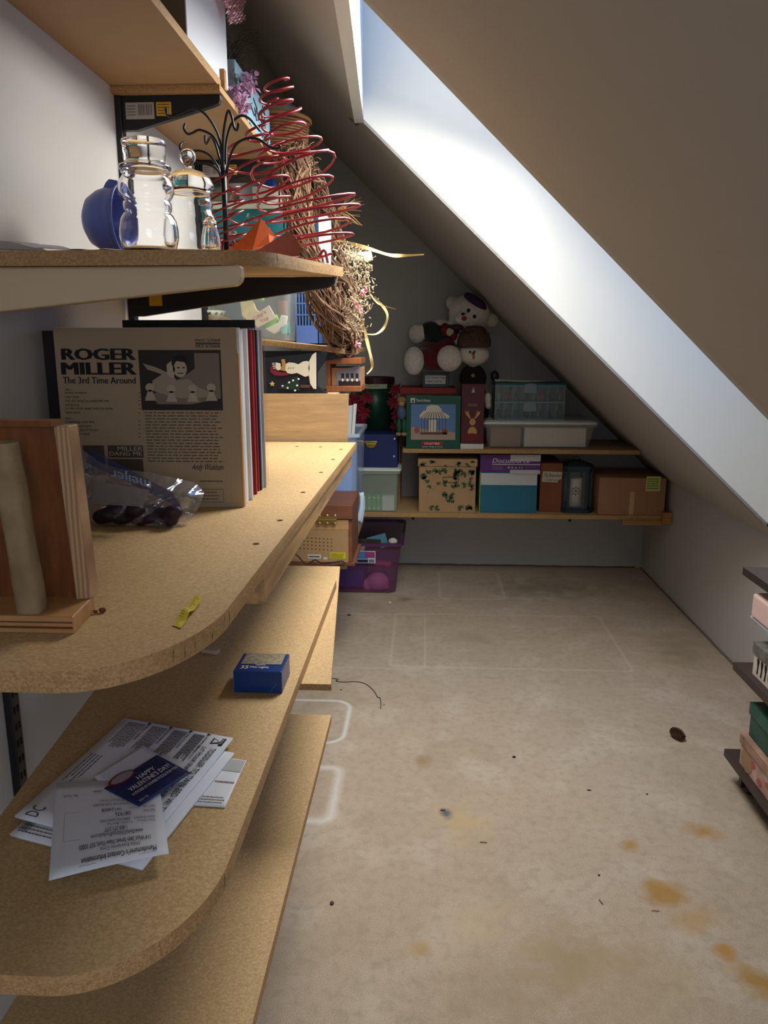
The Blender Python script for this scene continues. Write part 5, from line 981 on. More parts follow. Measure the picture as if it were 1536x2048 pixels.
# reindeer box
yr = 3.87; q0, q1 = X(920, yr), X(965, yr); rd = thing('reindeer_box', ((q0 + q1) / 2, yr + .06, ZU), 'tall dark red box with a golden reindeer picture', 'box'); zt = Z(768, yr)
build(MB().box(q0, q1, yr, yr + .12, ZU + .026, zt), 'carton', mat('burgundy_card', (84, 22, 30), .4), rd, bevel=.0015); build(MB().box(q0 - .001, q1 + .001, yr - .001, yr + .121, ZU, ZU + .0258), 'white_base', mat('base_white', (206, 206, 202), .6), rd)
rf = plane((q0, yr, ZU + .026), (q1 - q0, 0, 0), (0, 0, zt - ZU - .026), .0006); m_ = MB(); disc(m_, rf, .5, .2, .2, .09, 1); disc(m_, rf, .5, .37, .13, .06, 1); flat(m_, rf, [(.38,.42),(.2,.5),(.16,.56),(.26,.53),(.3,.57),(.34,.5),(.42,.44)], 1); flat(m_, rf, [(.62,.42),(.8,.5),(.84,.56),(.74,.53),(.7,.57),(.66,.5),(.58,.44)], 1); build(m_, 'reindeer_print', mat('gold_print', (190, 142, 74), .5), rd)
m_ = MB(); disc(m_, rf, .5, .12, .34, .06, 2); build(m_, 'bow_print', mat('wine_print', (110, 20, 24), .5), rd)
m_ = MB(); flat(m_, rf, [(.42,.86),(.58,.86),(.5,.95)], 1); textlines(m_, rf, .3, .63, .72, .68, 2, .3, 1); build(m_, 'emblem_print', mat('grey_print', (180, 170, 170), .5), rd)
# ---------------------------------------------------------------- low clear tote with white lid and compartment case
y0 = 3.885; t0, t1 = X(966, y0), X(1186, y0); zt = Z(848, y0)
lw_ = tote('low_tote', t0, t1, y0, y0 + .34, ZU, zt, mat('frosted_bin', (205, 205, 198), .3, alpha=.22, spec=.5), 'wide low frosted tote with white lid under the compartment case', lidm=mat('grey_white_lid', (206, 208, 206), .4), lidh=.018, taper=.022)
build(MB().box(t0 + .035, X(1040, y0), y0 + .03, y0 + .28, ZU + .008, zt - .02), 'brown_contents', mat('taupe_card', (150, 124, 104), .8), lw_); build(MB().box(X(1047, y0), t1 - .04, y0 + .03, y0 + .28, ZU + .008, zt - .02), 'white_contents', mat('ivory_card', (206, 200, 186), .7), lw_)
zc0 = zt + .0185; yc = 3.93; c0_, c1_ = X(986, yc), X(1122, yc); zc1 = Z(752, yc); zlim = cz(c1_ + .012) - .02
zc1 = min(zc1, zlim)
CS = mat('case_plastic', (170, 186, 190), .15, alpha=.3, spec=.7); CE = mat('case_edge', (150, 170, 176), .25, alpha=.65)
cs = thing('compartment_case', ((c0_ + c1_) / 2, yc + .08, zc0), 'clear two-tier compartment case with teal lid on the low tote', 'case')
build(MB().box(c0_, c1_, yc, yc + .18, zc0, zc1 - .012), 'shell', CS, cs)
e_ = MB(); zm = (zc0 + zc1) / 2 - .004
for z_ in (zc0 + .003, zm, zc1 - .014): e_.box(c0_ - .003, c1_ + .003, yc - .003, yc + .183, z_ - .003, z_ + .003)
for i in range(9): x_ = c0_ + (c1_ - c0_) * i / 8; e_.box(x_ - .0012, x_ + .0012, yc - .0015, yc + .178, zc0, zc1 - .014)
build(e_, 'divider', CE, cs); build(MB().box(c0_ - .004, c1_ + .004, yc - .004, yc + .184, zc1 - .0108, zc1), 'lid', mat('teal_lid', (22, 92, 94), .4), cs, bevel=.002)
for z_ in (zc1 - .05, zm - .045):
    cc = (c0_ + c1_) / 2; P = [(cc - .034, yc - .006, z_)] + [(cc + .03 * math.cos(a), yc - .006, z_ + .038 + .012 * math.sin(a)) for a in [math.pi - math.pi * i / 8 for i in range(9)]] + [(cc + .034, yc - .006, z_)]
    build(MB().prism(P, (0, .004, 0)), 'latch', CE, cs, bevel=.001)
r_ = random.Random(6); orn = []
for i in range(8):
    x_ = c0_ + (c1_ - c0_) * (i + .5) / 8; 
    for k2_, (zz_, cc_) in enumerate(((zc0 + .035, [(34, 60, 70), (40, 46, 56)][i % 2]), (zm + .035, [(150, 150, 150), (170, 60, 50), (60, 66, 70), (110, 120, 118)][i % 4]))):
        build(MB().ball((x_, yc + .05, zz_ - .008), (.011, .02, .02 + .004 * r_.random()), 10, 7), 'ornament', mat('orn_%d_%d' % (i % 4, k2_), cc_, .35), cs, smooth=True)
# white straps and dark ornament on case lid
sp = MB()
for i in range(4):
    y_ = yc + .03 + i * .02; sp.tube(smooth_curve([(c0_ + .0, y_, zc1 + .006 + .004 * i), (c0_ + .05, y_ - .01, zc1 + .010), (c0_ + .13, y_ + .005, zc1 + .005 + .003 * (i % 2)), (c0_ + .21 + .02 * i, y_ + .01, zc1 + .006)], 6), .0028, 5)
build(sp, 'white_straps', mat('white_strap', (196, 196, 180), .6), label='loose bundle of white straps on the teal case lid', cat='straps')
om = thing('dark_ornament', (X(991, 4.02), 4.02, zc1), 'dark blue hanging ornament beside the snowman hat', 'ornament'); c_ = at(991, 703, 'y', 4.02); c_.z = zc1 + .03
build(MB().ball(c_, (.022, .018, .029), 14, 10), 'bulb', mat('ink_blue', (28, 40, 56), .4), om, smooth=True); build(MB().tube([c_ + Vector((0, 0, .028)), c_ + Vector((.002, 0, .05))], .001, 4), 'loop', INK, om)
# ---------------------------------------------------------------- teddy bear
def bp(px, py, dy=0): return at(px, py, 'y', 4.08 + dy)
s_ = 4.08 / 1538
FUR = mat('white_plush', (212, 206, 194), .95, var=.12, scale=60, bump=1.0, bscale=160, sheen=.5)
be = thing('teddy_bear', bp(868, 762), 'large white teddy bear in red outfit and purple hat, seated', 'teddy bear')
ft = bp(899, 717, -.10); zf = zr
body = [(bp(938, 628, .0), (.105, .09, .098)), (bp(905, 606, .03), (.035, .028, .036)), (bp(982, 640, .03), (.038, .028, .036)), (bp(926, 636, -.06), (.045, .045, .036)),
        (bp(880, 672, .02), (.085, .075, .085)), (bp(872, 710, .01), (.10, .085, .075)), (bp(855, 662, -.02), (.05, .045, .04)), (bp(834, 668, -.03), (.044, .042, .048)),
        (bp(915, 680, -.02), (.05, .045, .04)), (bp(848, 722, -.05), (.045, .06, .035)), (bp(828, 722, -.12), (.052, .046, .072)), (bp(886, 722, -.05), (.045, .06, .035)), (bp(899, 717, -.12), (.064, .046, .066)), (bp(872, 740, .03), (.07, .06, .045))]
PBD = build(blob(body, .007), 'plush_body', FUR, be, smooth=True)
VG = mat('forest_velvet', (14, 32, 28), .9, sheen=.3); MR = mat('maroon_velvet', (86, 10, 26), .85, sheen=.4)
build(blob([(bp(880, 674, .015), (.092, .083, .075)), (bp(860, 662, -.02), (.056, .052, .05)), (bp(898, 666, -.01), (.06, .06, .045))], .007), 'jacket', VG, be, smooth=True)
build(blob([(bp(870, 710, .0), (.112, .10, .078)), (bp(868, 722, -.05), (.075, .075, .058)), (bp(852, 716, -.055), (.062, .075, .055)), (bp(884, 716, -.05), (.06, .07, .055)), (bp(893, 690, -.03), (.055, .06, .04))], .007), 'trousers', MR, be, smooth=True)
build(blob([(bp(890, 660, -.045), (.026, .04, .036)), (bp(906, 672, -.055), (.022, .035, .026))], .005), 'lapel', mat('crimson_lapel', (110, 16, 36), .8), be, smooth=True)
build(blob([(bp(900, 664, -.075), (.022, .015, .022))], .004), 'shirt_frill', mat('frill_cream', (170, 164, 140), .9), be, smooth=True)
build(blob([(bp(912, 655, -.07), (.04, .022, .016))], .004), 'bow_tie', mat('plum_satin', (60, 18, 40), .5), be, smooth=True)
hm_ = MB().ball((0, 0, 0), (.068, .06, .026), 20, 10); hm_.xf(Matrix.Translation(bp(951, 603, -.045)) @ Matrix.Rotation(R(34), 4, 'Y')); build(hm_, 'hat', mat('purple_felt', (58, 34, 66), .9), be, smooth=True)
for px, py in ((937, 621), (949, 633)): build(MB().ball(bp(px, py, -.088), (.009, .006, .010), 12, 8), 'eye', mat('bead_black', (10, 10, 10), .15), PBD, smooth=True)
build(MB().ball(bp(928, 637, -.104), (.014, .008, .012), 12, 8), 'mouth', mat('mouth_red', (150, 34, 40), .6), PBD, smooth=True); build(MB().ball(bp(926, 628, -.105), (.010, .007, .007), 12, 8), 'nose', MATS['bead_black'], PBD, smooth=True)
# snowman doll
def sp_(px, py, dy=0): return at(px, py, 'y', 3.96 + dy)
sn = thing('snowman_doll', sp_(945, 890), 'snowman doll with brown knit hat behind the reindeer box', 'doll')
SNW = mat('snow_plush', (214, 208, 192), .95, bump=.6, bscale=140)
build(blob([(sp_(948, 709, .04), (.078, .058, .056)), (sp_(946, 725, .06), (.03, .03, .03))], .006), 'head', SNW, sn, smooth=True)
build(blob([(sp_(946, 757, .07), (.07, .05, .075)), (sp_(946, 820, .09), (.085, .045, .15))], .008), 'coat', mat('dark_coat', (34, 24, 26), .95), sn, smooth=True)
KN = mat('brown_knit', (88, 62, 52), .95, var=.3, scale=90, bump=1, bscale=90)
KNH = build(MB().lathe(sp_(948, 690, .045), [(.078, -.012), (.086, -.004), (.085, .022), (.076, .05), (.06, .076), (.038, .092), (.0001, .096)], 28), 'knit_hat', KN, sn, smooth=True)
kt = MB(); hc_ = sp_(948, 690, .045); r_ = random.Random(3)
for i in range(70): a = r_.random() * 6.28; b = r_.random() * .9; kt.ball((hc_.x + .074 * math.cos(a) * (1 - b * .5), hc_.y + .074 * math.sin(a) * (1 - b * .5), hc_.z + .055 + .035 * b), .006, 5, 4)
build(kt, 'hat_fuzz', mat('dark_fuzz', (52, 38, 38), .95), KNH, kind='stuff')
build(blob([(sp_(946, 708, -.02), (.009, .018, .009)), (sp_(947, 714, -.036), (.006, .008, .014))], .003), 'carrot_nose', mat('carrot', (176, 98, 60), .8), sn, smooth=True)
for px in (940, 949): build(MB().ball(sp_(px, 704, -.014), (.0055, .004, .0065), 10, 6), 'eye', MATS['bead_black'], sn, smooth=True)
build(MB().lathe(sp_(946, 751, .018), [(.009, -.003), (.009, .002), (.0001, .002)], 14, axis='y'), 'button', mat('tan_button', (150, 120, 70), .5), sn)
build(blob([(sp_(975, 796, .02), (.02, .02, .03)), (sp_(976, 810, .02), (.017, .018, .022))], .005), 'mitten', SNW, sn, smooth=True)
# ================================================================== PURPLE TOTE
pt0 = at(803, 1087, 'y', 3.76); PM = mat('purple_plastic', (116, 66, 106), .2, alpha=.5, spec=.6)
px0_ = pt0.x - .42
pt = tote('purple_tote', px0_, pt0.x, 3.745, 4.28, .002, pt0.z + .004, PM, 'translucent purple tote full of toys on the carpet under the back shelf', taper=.03, rim=.012, rimm=mat('purple_rim', (92, 48, 88), .25, alpha=.85), rr=.04)
zp = pt0.z
sg = stick(713, 1102, 751, 1126, mat('tote_label', (190, 196, 206), .5), 'product_label', pt, 3.742); m_ = MB(); rect(m_, sg, .04, .35, .6, .95, 2); build(m_, 'label_blue', mat('label_blue', (70, 120, 170), .5), pt); m_ = MB(); rect(m_, sg, .04, .05, .6, .3, 2); [rect(m_, sg, .66 + .03 * i, .06, .68 + .03 * i, .3, 2) for i in range(9)]; build(m_, 'barcode', mat('label_navy', (24, 30, 50), .5), pt); m_ = MB(); rect(m_, sg, .45, .45, .96, .92, 3); build(m_, 'label_pink', mat('label_pink', (150, 60, 110), .5), pt)
def tp3(px, py, dy=0): return at(px, py, 'y', 3.80 + dy)
PKP = mat('pink_plush', (224, 130, 180), .9, bump=.4, bscale=60)
lc_ = tp3(753, 1165, .01)
po = blob([(tp3(755, 1163, .03), (.06, .05, .05)), (tp3(735, 1170, .03), (.03, .035, .035)), (tp3(770, 1172, .03), (.022, .03, .02))], .006); build(po, 'plush_toy', PKP, None, smooth=True, label='pink plush toy low inside the purple tote', cat='plush toy')
build(blob([(tp3(757, 1126, .02), (.05, .03, .015)), (tp3(775, 1128, .02), (.022, .025, .018)), (tp3(735, 1116, .02), (.04, .03, .012))], .005), 'pink_ribbon', mat('pink_ribbon', (190, 70, 120), .6), None, smooth=True, label='pink ribbon bundle high inside the purple tote', cat='ribbon')
build(MB().box(px0_ + .05, tp3(728, 1150).x, 3.80, 4.1, .02, .21), 'blue_toy_box', mat('toy_blue', (40, 60, 150), .6), label='blue box at the left inside the purple tote', cat='box', bevel=.01)
r_ = random.Random(17); zt_in = zp - .03
for i, (px, py, w, d, c, lab) in enumerate(((712,1078,.10,.06,(200,196,190),'white card on top in the purple tote, left'),(735,1076,.14,.05,(60,52,44),'dark printed card on top in the purple tote'),(756,1074,.10,.08,(84,140,160),'blue triangular card on top in the purple tote'),(744,1084,.06,.03,(220,190,200),'pale pink scrap on top in the purple tote'),(786,1080,.06,.05,(200,196,190),'white ball of paper at the right of the purple tote'))):
    c0x = at(px, py, 'y', 3.86); 
    if i == 4: build(MB().ball((c0x.x, 3.84, zt_in + .02), (.025, .025, .018), 10, 7), 'paper_ball', mat('tote_item_%d' % i, c, .7), label=lab, cat='paper', smooth=True)
    else: build(MB().box(c0x.x - w / 2, c0x.x + w / 2, 3.80 + i * .035, 3.803 + i * .035, zt_in - .03, zt_in + .02 + .012 * (i % 3)).rot(R(20 - i * 18), (c0x.x, 3.82, zt_in), 'y'), 'card', mat('tote_item_%d' % i, c, .7), label=lab, cat='card')
# ================================================================== PAPERS ON S4
Z4 = .6903
def P4(px, py, h=0): p = at(px, py, 'z', Z4 + h); return p
def sheet(name, corners, h, label, m=PAPER, lift=None, n=10, th=.0004, cat='paper'):
    fq_ = quadmap(*[P4(*c, h) for c in corners], lift=lift); t = thing(name, fq_(.5, .5), label, cat)
    build(MB().grid(lambda u, v: fq_(u, v, 0), n, n), 'sheet', m, t, solid=th, smooth=True); return t, (lambda u, v, k=1: fq_(u, v, k) + Vector((0, 0, th * .5)))
PW = mat('paper_bright', (224, 226, 230), .75)
# lowest: small folded flyer at right
t_, f_ = sheet('folded_flyer', [(384,1611),(450,1615),(493,1521),(440,1514)], .0012, 'small folded white flyer sticking out right of the booklet', PW)
m_ = MB(); rect(m_, f_, .02, .72, .98, .98); build(m_, 'grey_block', mat('flyer_grey', (176, 180, 180), .7), t_); m_ = MB(); textlines(m_, f_, .1, .05, .9, .2, 3, .3); textlines(m_, f_, .3, .45, .95, .52, 1, .4); build(m_, 'print', GREYINK, t_, kind='stuff')
# lower booklet peeking bottom left and bottom
t_, f_ = sheet('instruction_booklet', [(20,1670),(285,1738),(468,1508),(250,1470)], .004, 'lower instruction booklet, mostly hidden beneath the top one', PW, th=.004)
m_ = MB(); textlines(m_, f_, .03, .02, .3, .12, 4, .3); build(m_, 'print', GREYINK, t_); txt('10001', f_, .1, .12, .02, .03, GREYINK, t_, bold=.02, k=3)
# top booklet (long side runs up-right): corners: left (30,1638), bottom (300,1690), right (466,1480), top (248,1440)
t_, f_ = sheet('instruction_booklet', [(30,1638),(282,1700),(466,1480),(248,1440)], .0085, 'top instruction booklet with French and English toy bed print', PW, lift=lambda u, v: .003 * (1 - u) * (1 - v) + .006 * max(0, v - .7), th=.003)
bk_f = f_; bkt = t_
g_ = lambda a, b, k=1: f_(b, 1 - a, k)   # a runs down the booklet from its far edge, b across; text reads with the baseline turned
def rot_map(f, u0, v0, uu, vv): return lambda a, b, k=1: f(u0 + uu[0] * a + vv[0] * b, v0 + uu[1] * a + vv[1] * b, k)
# text lines run from the far edge (v=1) down to v=0 near the right edge (u=1); their tops face u=1
tm_ = lambda v_start, v_end, u_base, u_top: (lambda a, b, k=1: f_(u_base + (u_top - u_base) * b, v_start + (v_end - v_start) * a, k))
txt('TODDLER TO TWIN BED W/ TOY BOX', tm_(.86, .12, .90, .95), 0, 0, 1, 1, INK, t_, bold=.03); txt('LIT POUR ENFANT À LIT UNE PLACE AVEC COFFRE', tm_(.86, .0, .83, .875), 0, 0, 1, 1, INK, t_, bold=.03)
txt('RANGEMENT', tm_(.86, .72, .79, .815), 0, 0, 1, 1, GREYINK, t_)
m_ = MB(); flat(m_, f_, [(.86, .90), (.95, .925), (.86, .965)], 1); build(m_, 'triangle_logo', INK, t_); m_ = MB(); flat(m_, f_, [(.875, .91), (.93, .926), (.875, .95)], 2); build(m_, 'triangle_inner', PW, t_)
m_ = MB(); rect(m_, f_, .93, .895, .965, .975, 1); build(m_, 'logo_plate', INK, t_); txt('DELTA', tm_(.965, .905, .937, .958), 0, 0, 1, 1, PW, t_, bold=.03, k=3)
tx_ = MB(); 
cols = ((.08, .24, 'MISE EN GARDE'), (.30, .44, 'ADVERTENCIA'), (.50, .62, 'CAUTION'), (.68, .78, 'WARNING'))
for i, (u0_, u1_, w_) in enumerate(cols):
    for j in range(9):
        v_ = .95 - j * 0; uu = u0_ + (u1_ - u0_) * j / 9; 
        fm_ = lambda a, b, k=1, uu=uu, i=i: f_(uu + .010 * b, .97 - .28 * a, k)
        textlines(tx_, fm_, 0, 0, 1, 1, 1, .9, 1, .25)
    txt(w_, tm_(.97, .80, u1_ + .012, u1_ + .032), 0, 0, 1, 1, INK, t_, bold=.02)
    m_ = MB(); flat(m_, f_, [(u1_ + .005, .975), (u1_ + .04, .985), (u1_ + .005, .998)], 1); build(m_, 'caution_triangle', INK, t_)
build(tx_, 'print', GREYINK, t_, kind='stuff')
m_ = MB(); flat(m_, f_, [(.30, .58), (.52, .60), (.60, .46), (.62, .30), (.45, .28), (.30, .40)], 1); build(m_, 'bed_drawing', mat('drawing_grey', (96, 98, 104), .7), t_)
tx_ = MB()
for j in range(4): fm_ = lambda a, b, k=1, j=j: f_(.05 + .03 * j + .012 * b, .60 - .28 * a, k); textlines(tx_, fm_, 0, 0, 1, 1, 1, .8, 1, .2)
build(tx_, 'small_print', GREYINK, t_, kind='stuff'); txt('DC', tm_(.02, .10, .16, .06), 0, 0, 1, 1, mat('dc_grey', (70, 74, 80), .7), t_, bold=.0, k=2)
# form half sheet, text upside down
t_, f_ = sheet('contact_form', [(98,1764),(338,1710),(318,1566),(112,1568)], .0150, 'white half sheet form with upside-down contact print', PW, lift=lambda u, v: .0015 + .002 * math.sin(u * 3))
def U(body, u0, u1, v0, v1, m=INK, **k): txt(body, f_, u1, v1, u0, v0, m, t_, **k)
U("Manufacturer's Contact Information", .26, .90, .055, .115, bold=.02); U('Delta Enterprise Corp', .42, .76, .15, .20); U('114 West 26th Street, New York, NY 10001', .24, .86, .20, .26, bold=.01); U('www.DeltaChildrensProducts.com', .34, .80, .29, .34); U('1-800-377-3777', .46, .66, .35, .40)
U('Style Name:   Toddler Bed Set', .48, .92, .42, .45, GREYINK); U('Style Number:   BB86902 2000/1005', .42, .92, .46, .50, GREYINK); U('081976', .56, .70, .52, .57); U('W124008', .44, .62, .585, .625); U('Lot Code:', .82, .93, .60, .635, GREYINK); U('Date Code:', .82, .93, .545, .58, GREYINK)
U('KEEP THIS TOP PART FOR YOUR RECORDS', .36, .82, .66, .69, GREYINK); U('FILL OUT AND RETURN BOTTOM PART', .42, .80, .71, .74, GREYINK); U('Zip Code', .08, .22, .80, .835); U('State', .36, .44, .83, .86); U('Name', .86, .96, .84, .87)
m_ = MB(); rect(m_, f_, .24, .05, .9, .053); [rect(m_, f_, *q_) for q_ in ((.1, .32, .8, .322), (.1, .32, .102, .62), (.1, .62, .8, .622))]; build(m_, 'ruled_line', GREYINK, t_)
# white envelope piece + valentine card
t_, f_ = sheet('white_note', [(188,1553),(210,1578),(340,1525),(285,1490)], .0180, 'blank white note tucked under the blue valentine card', mat('note_white', (214, 216, 226), .75))
t_, f_ = sheet('valentine_card', [(278,1613),(382,1546),(314,1510),(208,1577)], .0205, 'dark blue valentine card on top of the papers', mat('valentine_blue', (32, 42, 92), .5, var=.3, scale=60), th=.0008)
txt('HAPPY', f_, .40, .62, .74, .74, WHITEINK, t_, bold=.03, shear=.2, k=3); txt("VALENTINE'S DAY!", f_, .16, .44, .92, .58, WHITEINK, t_, bold=.03, shear=.2, k=3); txt('A STICKER BY NUMBER PUZZLE FOR YOU!', f_, .10, .30, .96, .38, WHITEINK, t_, bold=.01, k=3); txt('2013', f_, .06, .06, .22, .12, WHITEINK, t_, k=3)
m_ = MB(); disc(m_, f_, .30, .97, .22, .16, 1, 20); build(m_, 'picture_ring', mat('card_red', (140, 40, 50), .5), t_); m_ = MB(); disc(m_, f_, .30, .96, .19, .12, 2, 20); build(m_, 'picture_disc', mat('card_grey', (150, 146, 150), .5), t_)
# mini lights box
mb0 = P4(468, 1385); mb1 = P4(566, 1383); zz1 = at(468, 1342, 'y', mb0.y).z
ml = thing('lights_box', ((mb0.x + mb1.x) / 2, mb0.y + .03, Z4), 'small blue box of mini lights on the lower shelf', 'box'); hh = zz1 - Z4; dd_ = (at(520, 1298, 'z', zz1).y - mb0.y) * .8
BLB = mat('blue_box_card', (20, 54, 112), .3)
build(MB().box(mb0.x, mb1.x, mb0.y, mb0.y + dd_, Z4, zz1), 'carton', BLB, ml, bevel=.0015)
tf_ = plane((mb0.x, mb0.y, zz1), (mb1.x - mb0.x, 0, 0), (0, dd_, 0), .0006); m_ = MB(); rect(m_, tf_, .08, .38, .93, .95); build(m_, 'window_picture', mat('lights_picture', (150, 138, 118), .3, var=.4, scale=120), ml)
txt('35', tf_, .12, .10, .28, .27, WHITEINK, ml, bold=.03, k=2); txt('Mini Lights', tf_, .31, .12, .70, .25, WHITEINK, ml, bold=.02, k=2); m_ = MB(); textlines(m_, tf_, .4, .29, .62, .36, 2, .4, 2); build(m_, 'print', WHITEINK, ml)
mf = plane((mb0.x, mb0.y, Z4), (mb1.x - mb0.x, 0, 0), (0, 0, hh), .0005); m_ = MB(); flat(m_, mf, [(0, .99), (.012, .99), (.012, .01), (0, .01)]); flat(m_, mf, [(.72, .0), (.735, .0), (.9, .45), (.885, .46)]); build(m_, 'edge_fold', mat('fold_blue', (60, 100, 170), .3), ml)
# clothespin
ca_, cb_ = P4(370, 1296), P4(437, 1308); cp_ = thing('clothespin', (ca_ + cb_) / 2, 'weathered wooden clothespin under the edge of the record shelf', 'clothespin'); d_ = (cb_ - ca_); n_ = Vector((-d_.y, d_.x, 0)).normalized() * .0035
CPW = mat('grey_pine', (176, 160, 138), .7, var=.15, scale=40)
for s__ in (-1, 1): o_ = n_ * s__ * 1.02; build(MB().prism([ca_ + o_ * 1.5 - n_ * .9, cb_ + o_ - n_ * .9, cb_ + o_ + n_ * .9, ca_ + o_ * 1.5 + n_ * .9], (0, 0, .008)), 'prong', CPW, cp_, bevel=.001)
mdc = (ca_ + cb_) / 2 + Vector((0, 0, .004)) + d_ * .05; build(MB().tube([mdc + n_ * 2.4 * math.sin(a) + Vector((0, 0, .006 * math.cos(a))) + d_ * .004 * a / 6.28 for a in [i * .5236 for i in range(25)]], .0006, 4), 'spring', mat('spring_steel', (60, 60, 62), .3, .9), cp_)
# ================================================================== RIGHT SHELF UNIT
DW = mat('espresso_wood', (58, 46, 40), .4, var=.1, scale=10); ux = .884; uy = 2.10; yn = 1.45; ux1 = 1.225
un = thing('shelf_unit', (1.05, 1.8, 0), 'dark brown open shelf unit at the right edge by the low wall', 'shelf unit')
zA = at(1450, 1497, 'y', uy).z; zB = at(1480, 1324, 'y', uy).z; zC = at(1512, 1134, 'y', uy).z
0 and print('unit z', zA, zB, zC)
for z_ in (zA, zB, zC): build(MB().box(ux, ux1, yn, uy, z_ - .022, z_), 'shelf_board', DW, un, bevel=.001)
build(MB().box(ux + .03, ux1 - .01, uy - .065, uy - .048, .012, zA - .0222), 'side_panel', DW, un)
for a_z, b_z in ((zA, zB), (zB, zC)): build(MB().box(ux + .085, ux1 - .01, uy - .075, uy - .058, a_z + .0002, b_z - .0222), 'side_panel', DW, un)
build(MB().box(ux1 - .009, ux1 - .001, yn, uy - .02, .012, zC - .0225), 'back_panel', DW, un)
build(MB().ball((ux + .05, uy - .08, .014), .0135, 10, 8).ball((ux + .05, yn + .08, .014), .0135, 10, 8).ball((ux1 - .05, uy - .08, .014), .0135, 10, 8).ball((ux1 - .05, yn + .08, .014), .0135, 10, 8), 'foot', BLK, un, smooth=True)
FLM = mat('floral_card', (206, 170, 162), .6, var=.0, scale=16, rgb2=(150, 120, 104)); GM = mat('green_marble', (40, 92, 76), .45, scale=14, rgb2=(24, 60, 50))
def lidbox(nm, x0, x1, y0, y1, z0, z1, lh, m, ml_, label, par=None):
    t = thing(nm, ((x0 + x1) / 2, (y0 + y1) / 2, z0), label, 'box'); build(MB().box(x0, x1, y0, y1, z0, z1 - .002), 'body', m, t, bevel=.0015); build(MB().box(x0 - .004, x1 + .004, y0 - .004, y1 + .004, z1 - lh, z1), 'lid', ml_, t, bevel=.0015); return t
fy1 = uy - .078; fy0 = fy1 - .29; fx0 = ux + .012
zf1 = at(1480, 1465, 'y', fy1).z
fl1 = lidbox('floral_box', fx0, fx0 + .2, fy0, fy1, zA + .0003, zf1, .03, FLM, mat('floral_lid', (176, 140, 122), .6, scale=18, rgb2=(120, 92, 74)), 'pink floral photo box at the bottom of the dark unit')
ff = plane((fx0 - .0002, fy1, zA), (0, -.29, 0), (0, 0, zf1 - zA - .03), .0006); m_ = MB(); disc(m_, ff, .16, .5, .13, .5, 1); build(m_, 'tan_circle', mat('tan_print', (158, 124, 92), .6), fl1); m_ = MB()
for u, v in ((.3, .7), (.45, .3), (.62, .6), (.72, .2), (.85, .5)): disc(m_, ff, u, v, .05, .14, 2, 10)
build(m_, 'flower_print', mat('rose_print', (176, 84, 84), .6), fl1)
gz1 = at(1482, 1403, 'y', fy1 - .01).z; gx0 = fx0 + .012
lidbox('marbled_box', gx0, gx0 + .18, fy0 + .02, fy1 - .012, zf1 + .0004, gz1, .035, GM, mat('green_marble_lid', (48, 100, 84), .45, scale=14, rgb2=(28, 66, 56)), 'green marbled box on top of the pink floral box')
my1 = uy - .08; mx0 = ux + .02; mz1 = at(1508, 1283, 'y', my1).z
mb_ = lidbox('fashion_box', mx0, mx0 + .2, my1 - .26, my1, zB + .0003, mz1, .032, mat('cream_fashion', (206, 192, 178), .6), mat('grey_lace_lid', (120, 118, 108), .6, scale=50, rgb2=(80, 80, 74)), 'cream box with black fashion print and lacy lid on the middle shelf')
ff = plane((mx0 - .0002, my1, zB), (0, -.26, 0), (0, 0, mz1 - zB - .032), .0006); m_ = MB()
for u in (.1, .19, .28): flat(m_, ff, [(u, .2), (u + .03, .2), (u + .035, .5), (u + .05, .85), (u + .02, .95), (u - .01, .85), (u + .01, .5)])
disc(m_, ff, .42, .5, .06, .3, 1); build(m_, 'figure_print', INK, mb_)
m_ = MB(); disc(m_, ff, .43, .5, .035, .18, 2); build(m_, 'mirror_print', mat('print_cream', (206, 192, 178), .6), mb_)
zq = mz1 + .0004; pz0 = at(1497, 1232, 'y', uy - .05).z; pz1 = at(1503, 1185, 'y', uy - .05).z
0 and print('fashion', mz1, pz0, pz1)
bxx = MB().box(mx0 + .03, mx0 + .2, my1 - .25, my1 - .01, zq, pz0 - .006); build(bxx, 'dark_box', mat('dark_plum_card', (40, 34, 42), .5), label='dark plum box between the fashion box and pink album', cat='box', bevel=.002)
build(MB().box(mx0 - .005, mx0 + .21, my1 - .28, uy - .045, pz0 - .0056, pz0 - .001), 'silver_folder', mat('silver_folder', (176, 190, 196), .25), label='thin silver folder under the pink album', cat='folder')
al = thing('pink_album', (mx0 + .1, my1 - .1, pz0), 'pale pink photo album lying on the silver folder', 'album'); build(MB().box(mx0 - .008, mx0 + .2, my1 - .27, uy - .05, pz0 - .0005, pz1), 'cover', mat('pink_cover', (220, 186, 178), .6), al, bevel=.008, seg=3); build(MB().box(mx0 + .0, mx0 + .19, my1 - .275, uy - .055, pz1 - .001, pz1 + .0006), 'top_groove', mat('pink_cover_top', (212, 176, 168), .6), al)
